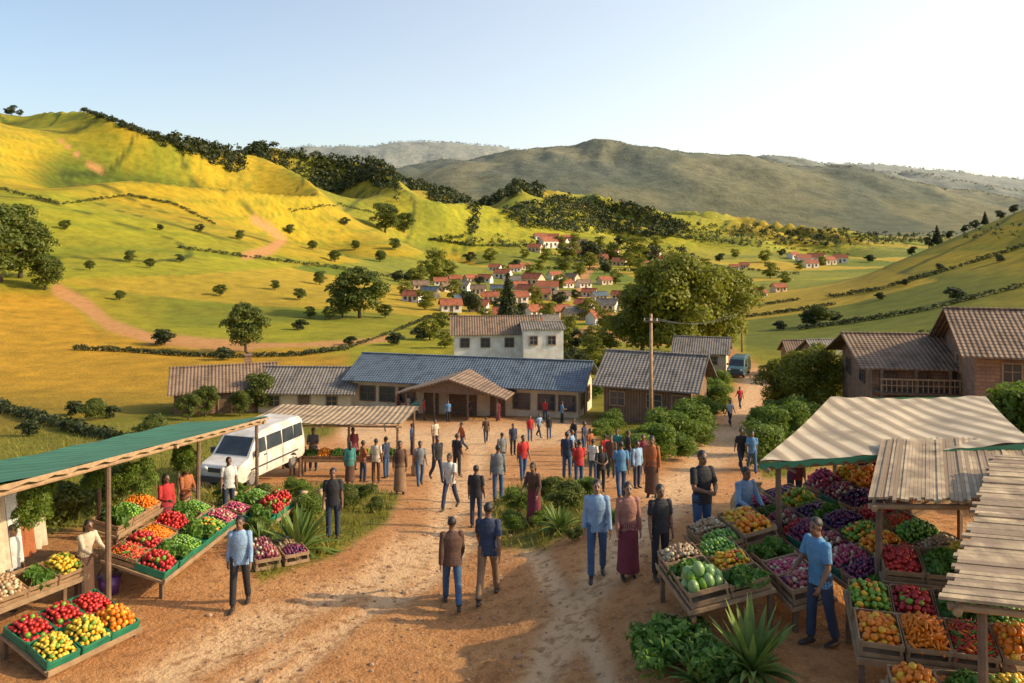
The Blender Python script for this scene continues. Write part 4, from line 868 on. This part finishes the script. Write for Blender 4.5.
table(-9.8,34.6,0,3,1,.8,10,['greens','mangoes','onions'],[CRW],'under the shed roof')
table(3.2,12.75,-84,3,2,.58,12,['potatoes','limes','greens','peppers','cabbages','greens'],[CRT,CRW],'beside the road')
table(3.95,14.35,-80,2,2,.5,12,['potatoes','mangoes','limes','oranges'],[CRW,CRT],'beside the road')
table(4.42,12.75,-84,3,1,.45,10,['greens','radishes','onions'],[CRT],'in the market aisle')
table(5.35,15.2,-78,4,2,.5,12,['radishes','plums','greens','peppers','onions','eggplants','tomatoes','greens'],[CRW,CRT],'in the market aisle')
table(6.05,13.0,-80,5,3,.75,14,['plums','eggplants','tomatoes','onions','peppers','chilies','radishes','oranges','limes','plums','tomatoes','potatoes','greens','peppers','mangoes'],[CRG,CRW],'under the canopy')
table(7.3,15.9,-75,4,3,.85,14,['radishes','peppers','plums','onions','oranges','limes','eggplants','tomatoes','greens','plums','chilies','carrots'],[CRW,CRG],'under the canopy')
table(5.75,10.75,-15,4,2,.55,16,['oranges','peppers','carrots','tomatoes','chilies','greens','oranges','limes'],[CRT,CRW],'in front of the slatted roof')
table(6.3,11.75,-15,3,1,.95,16,['tomatoes','greens','limes'],[CRW],'in front of the slatted roof')
table(5.7,9.55,-10,4,1,.2,12,['oranges','greens','mangoes','peppers'],[CRT],'in front of the slatted roof')
for x,y,s in ((2.25,11.5,.55),(2.75,11.1,.5),(2.1,11.95,.4),(2.5,11.8,.5)):
    cc=[(random.uniform(-.5,.5),random.uniform(-.5,.5),random.uniform(.2,.6)) for _ in range(10)]; V_,Q_=leaves(cc,[.38]*10,1100,.11,.9); obj('leafy_greens_bunch',mesh_np('bunch',V_,Q_,LV),loc=(x,y,hgt(x,y)),scale=s*1.1,label='bunch of large leafy greens on the ground',cat='vegetables',group='leafy greens by the road')
for x,y,z_,s in ((-8.35,14,2.35,.85),(-8.0,17,1.95,.85),(-8.2,20,1.55,.7),(-9.6,16.2,2.0,.9),(-9.8,18.6,1.5,.9),(-9.6,23.4,.7,.8),(-8.6,12.6,2.3,.8)):
    o=dup(BA,(x,y,z_-.45),random.random()*6,(s*.95,s*.95,s*1.05),'bushy green plant hanging from stall roof'); o.name='hanging_plant'; o['category']='hanging plant'; o['group']='hanging plants'
SACK=M('sack_jute',(.45,.33,.19),(.34,.24,.13),12,.95,.008)
for x,y,r_ in ((-5.9,22.6,.3),(-5.5,23.0,.26),(-8.2,23.4,.3),(5.0,17.2,.3),(5.4,17.6,.28),(-3.9,33.2,.3),(-4.0,34,.3),(8.6,12.2,.3)):
    obj('sack',B().loft([(0,0,0),(0,0,.06),(.01,0,.3),(0,.01,.5),(0,0,.58),(.01,0,.66)],[(r_*.8,r_*.7),(r_,r_*.9),(r_*1.05,r_*.92),(r_*.75,r_*.65),(r_*.25,r_*.25),(r_*.45,r_*.4)],16).mesh('sack',SACK,True),loc=(x,y,hgt(x,y)),rz=random.random()*3,label='tied jute sack standing beside the stall',cat='sack',group='jute sacks')
def bucket(x,y,mat,lab):
    e=obj('bucket',None,None,(x,y,hgt(x,y)),0,lab,'bucket'); obj('pail',B().loft([(0,0,0),(0,0,.34),(0,0,.35),(0,0,.33),(0,0,.05)],[(.16,.16),(.22,.22),(.235,.235),(.2,.2),(.15,.15)],20).mesh('pail',mat,True),e)
    hb=B(); hb.loft([(.22*math.cos(a_),0,.33+.2*math.sin(a_)) for a_ in np.linspace(0,math.pi,12)],[(.008,.008)]*12,6,(0,1,0)); obj('handle',hb.mesh('h',DARK),e)
bucket(-8.0,15.9,M('purple_plastic',(.14,.05,.22),None,5,.4,0),'purple plastic bucket beside the produce table')
for i in range(5):
    x0=-9.6; y0=14.2+i*.42; P=[]
    for r_ in range(9):
        for c_ in range(9): P.append((x0+.06*math.sin(c_*1.7+i)+.02*r_,y0+c_*.05,2.2-r_*.17))
    cb=B().add(P,[(r_*9+c_,r_*9+c_+1,(r_+1)*9+c_+1,(r_+1)*9+c_) for r_ in range(8) for c_ in range(8)]); n_=['white','cream','white','rust','cream'][i]
    obj('hanging_cloth',cb.mesh('cloth',cloth(n_),True),loc=(0,0,0),label=f'{n_} cloth hanging from the stall rail',cat='cloth',group='hanging cloths')
crate(Matrix.Translation((SX+.08,SY+.2,hgt(SX,SY)+.14)),'potatoes',CRT,'used as a seat',False)
# ------------------------------------------------------------ light, sky, camera
EL,AZ=28,95
w=bpy.data.worlds.new("World"); sc.world=w; w.use_nodes=True; t=w.node_tree; bg=t.nodes['Background']; sky=t.nodes.new('ShaderNodeTexSky'); sky.sky_type='NISHITA'; sky.sun_disc=False
sky.sun_elevation=R(EL); sky.sun_rotation=R(AZ); sky.dust_density=2.5; sky.air_density=1.0
def mth(op,a,b_=None):
    n=t.nodes.new('ShaderNodeMath'); n.operation=op
    for i,v_ in enumerate((a,b_)):
        if v_ is None: continue
        if isinstance(v_,(int,float)): n.inputs[i].default_value=v_
        else: t.links.new(v_,n.inputs[i])
    return n.outputs[0]
tc=t.nodes.new('ShaderNodeTexCoord'); dp=t.nodes.new('ShaderNodeVectorMath'); dp.operation='DOT_PRODUCT'; t.links.new(tc.outputs['Generated'],dp.inputs[0]); dp.inputs[1].default_value=(.74,.62,.10)
gf=mth('POWER',mth('MAXIMUM',mth('DIVIDE',mth('ADD',dp.outputs['Value'],.1),1.1),0.0),1.6)
sx_=t.nodes.new('ShaderNodeSeparateXYZ'); t.links.new(tc.outputs['Generated'],sx_.inputs[0]); hz_=mth('POWER',mth('SUBTRACT',1.0,mth('MAXIMUM',sx_.outputs[2],0.0)),8.0)
fac=mth('ADD',mth('MULTIPLY',gf,3.6),mth('MULTIPLY',hz_,1.5))
vm=t.nodes.new('ShaderNodeVectorMath'); vm.operation='SCALE'; vm.inputs[0].default_value=(1,.91,.74); t.links.new(fac,vm.inputs['Scale'])
v2=t.nodes.new('ShaderNodeVectorMath'); v2.operation='SCALE'; t.links.new(sky.outputs[0],v2.inputs[0]); v2.inputs['Scale'].default_value=1.35
va=t.nodes.new('ShaderNodeVectorMath'); va.operation='ADD'; t.links.new(vm.outputs[0],va.inputs[0]); t.links.new(v2.outputs[0],va.inputs[1]); t.links.new(va.outputs[0],bg.inputs[0]); bg.inputs[1].default_value=.15
sl=bpy.data.lights.new('sun','SUN'); sl.energy=5; sl.angle=R(.5); sl.color=(1,.79,.49); so=bpy.data.objects.new('sun',sl); COL.objects.link(so)
dv=Vector((math.sin(R(AZ))*math.cos(R(EL)),math.cos(R(AZ))*math.cos(R(EL)),math.sin(R(EL)))); so.rotation_euler=dv.to_track_quat('Z','Y').to_euler()
cam=bpy.data.cameras.new('camera'); cam.lens=36*F/1024; cam.sensor_width=36; cam.shift_y=-(341.5-VH)/1024; cam.clip_start=.1; cam.clip_end=30000
co=bpy.data.objects.new('camera',cam); COL.objects.link(co); co.location=(0,0,CZ); co.rotation_euler=(R(90),0,0); sc.camera=co
sc.view_settings.view_transform='Standard'; sc.view_settings.look='None'; sc.view_settings.exposure=0
print('done',time.time()-T0)
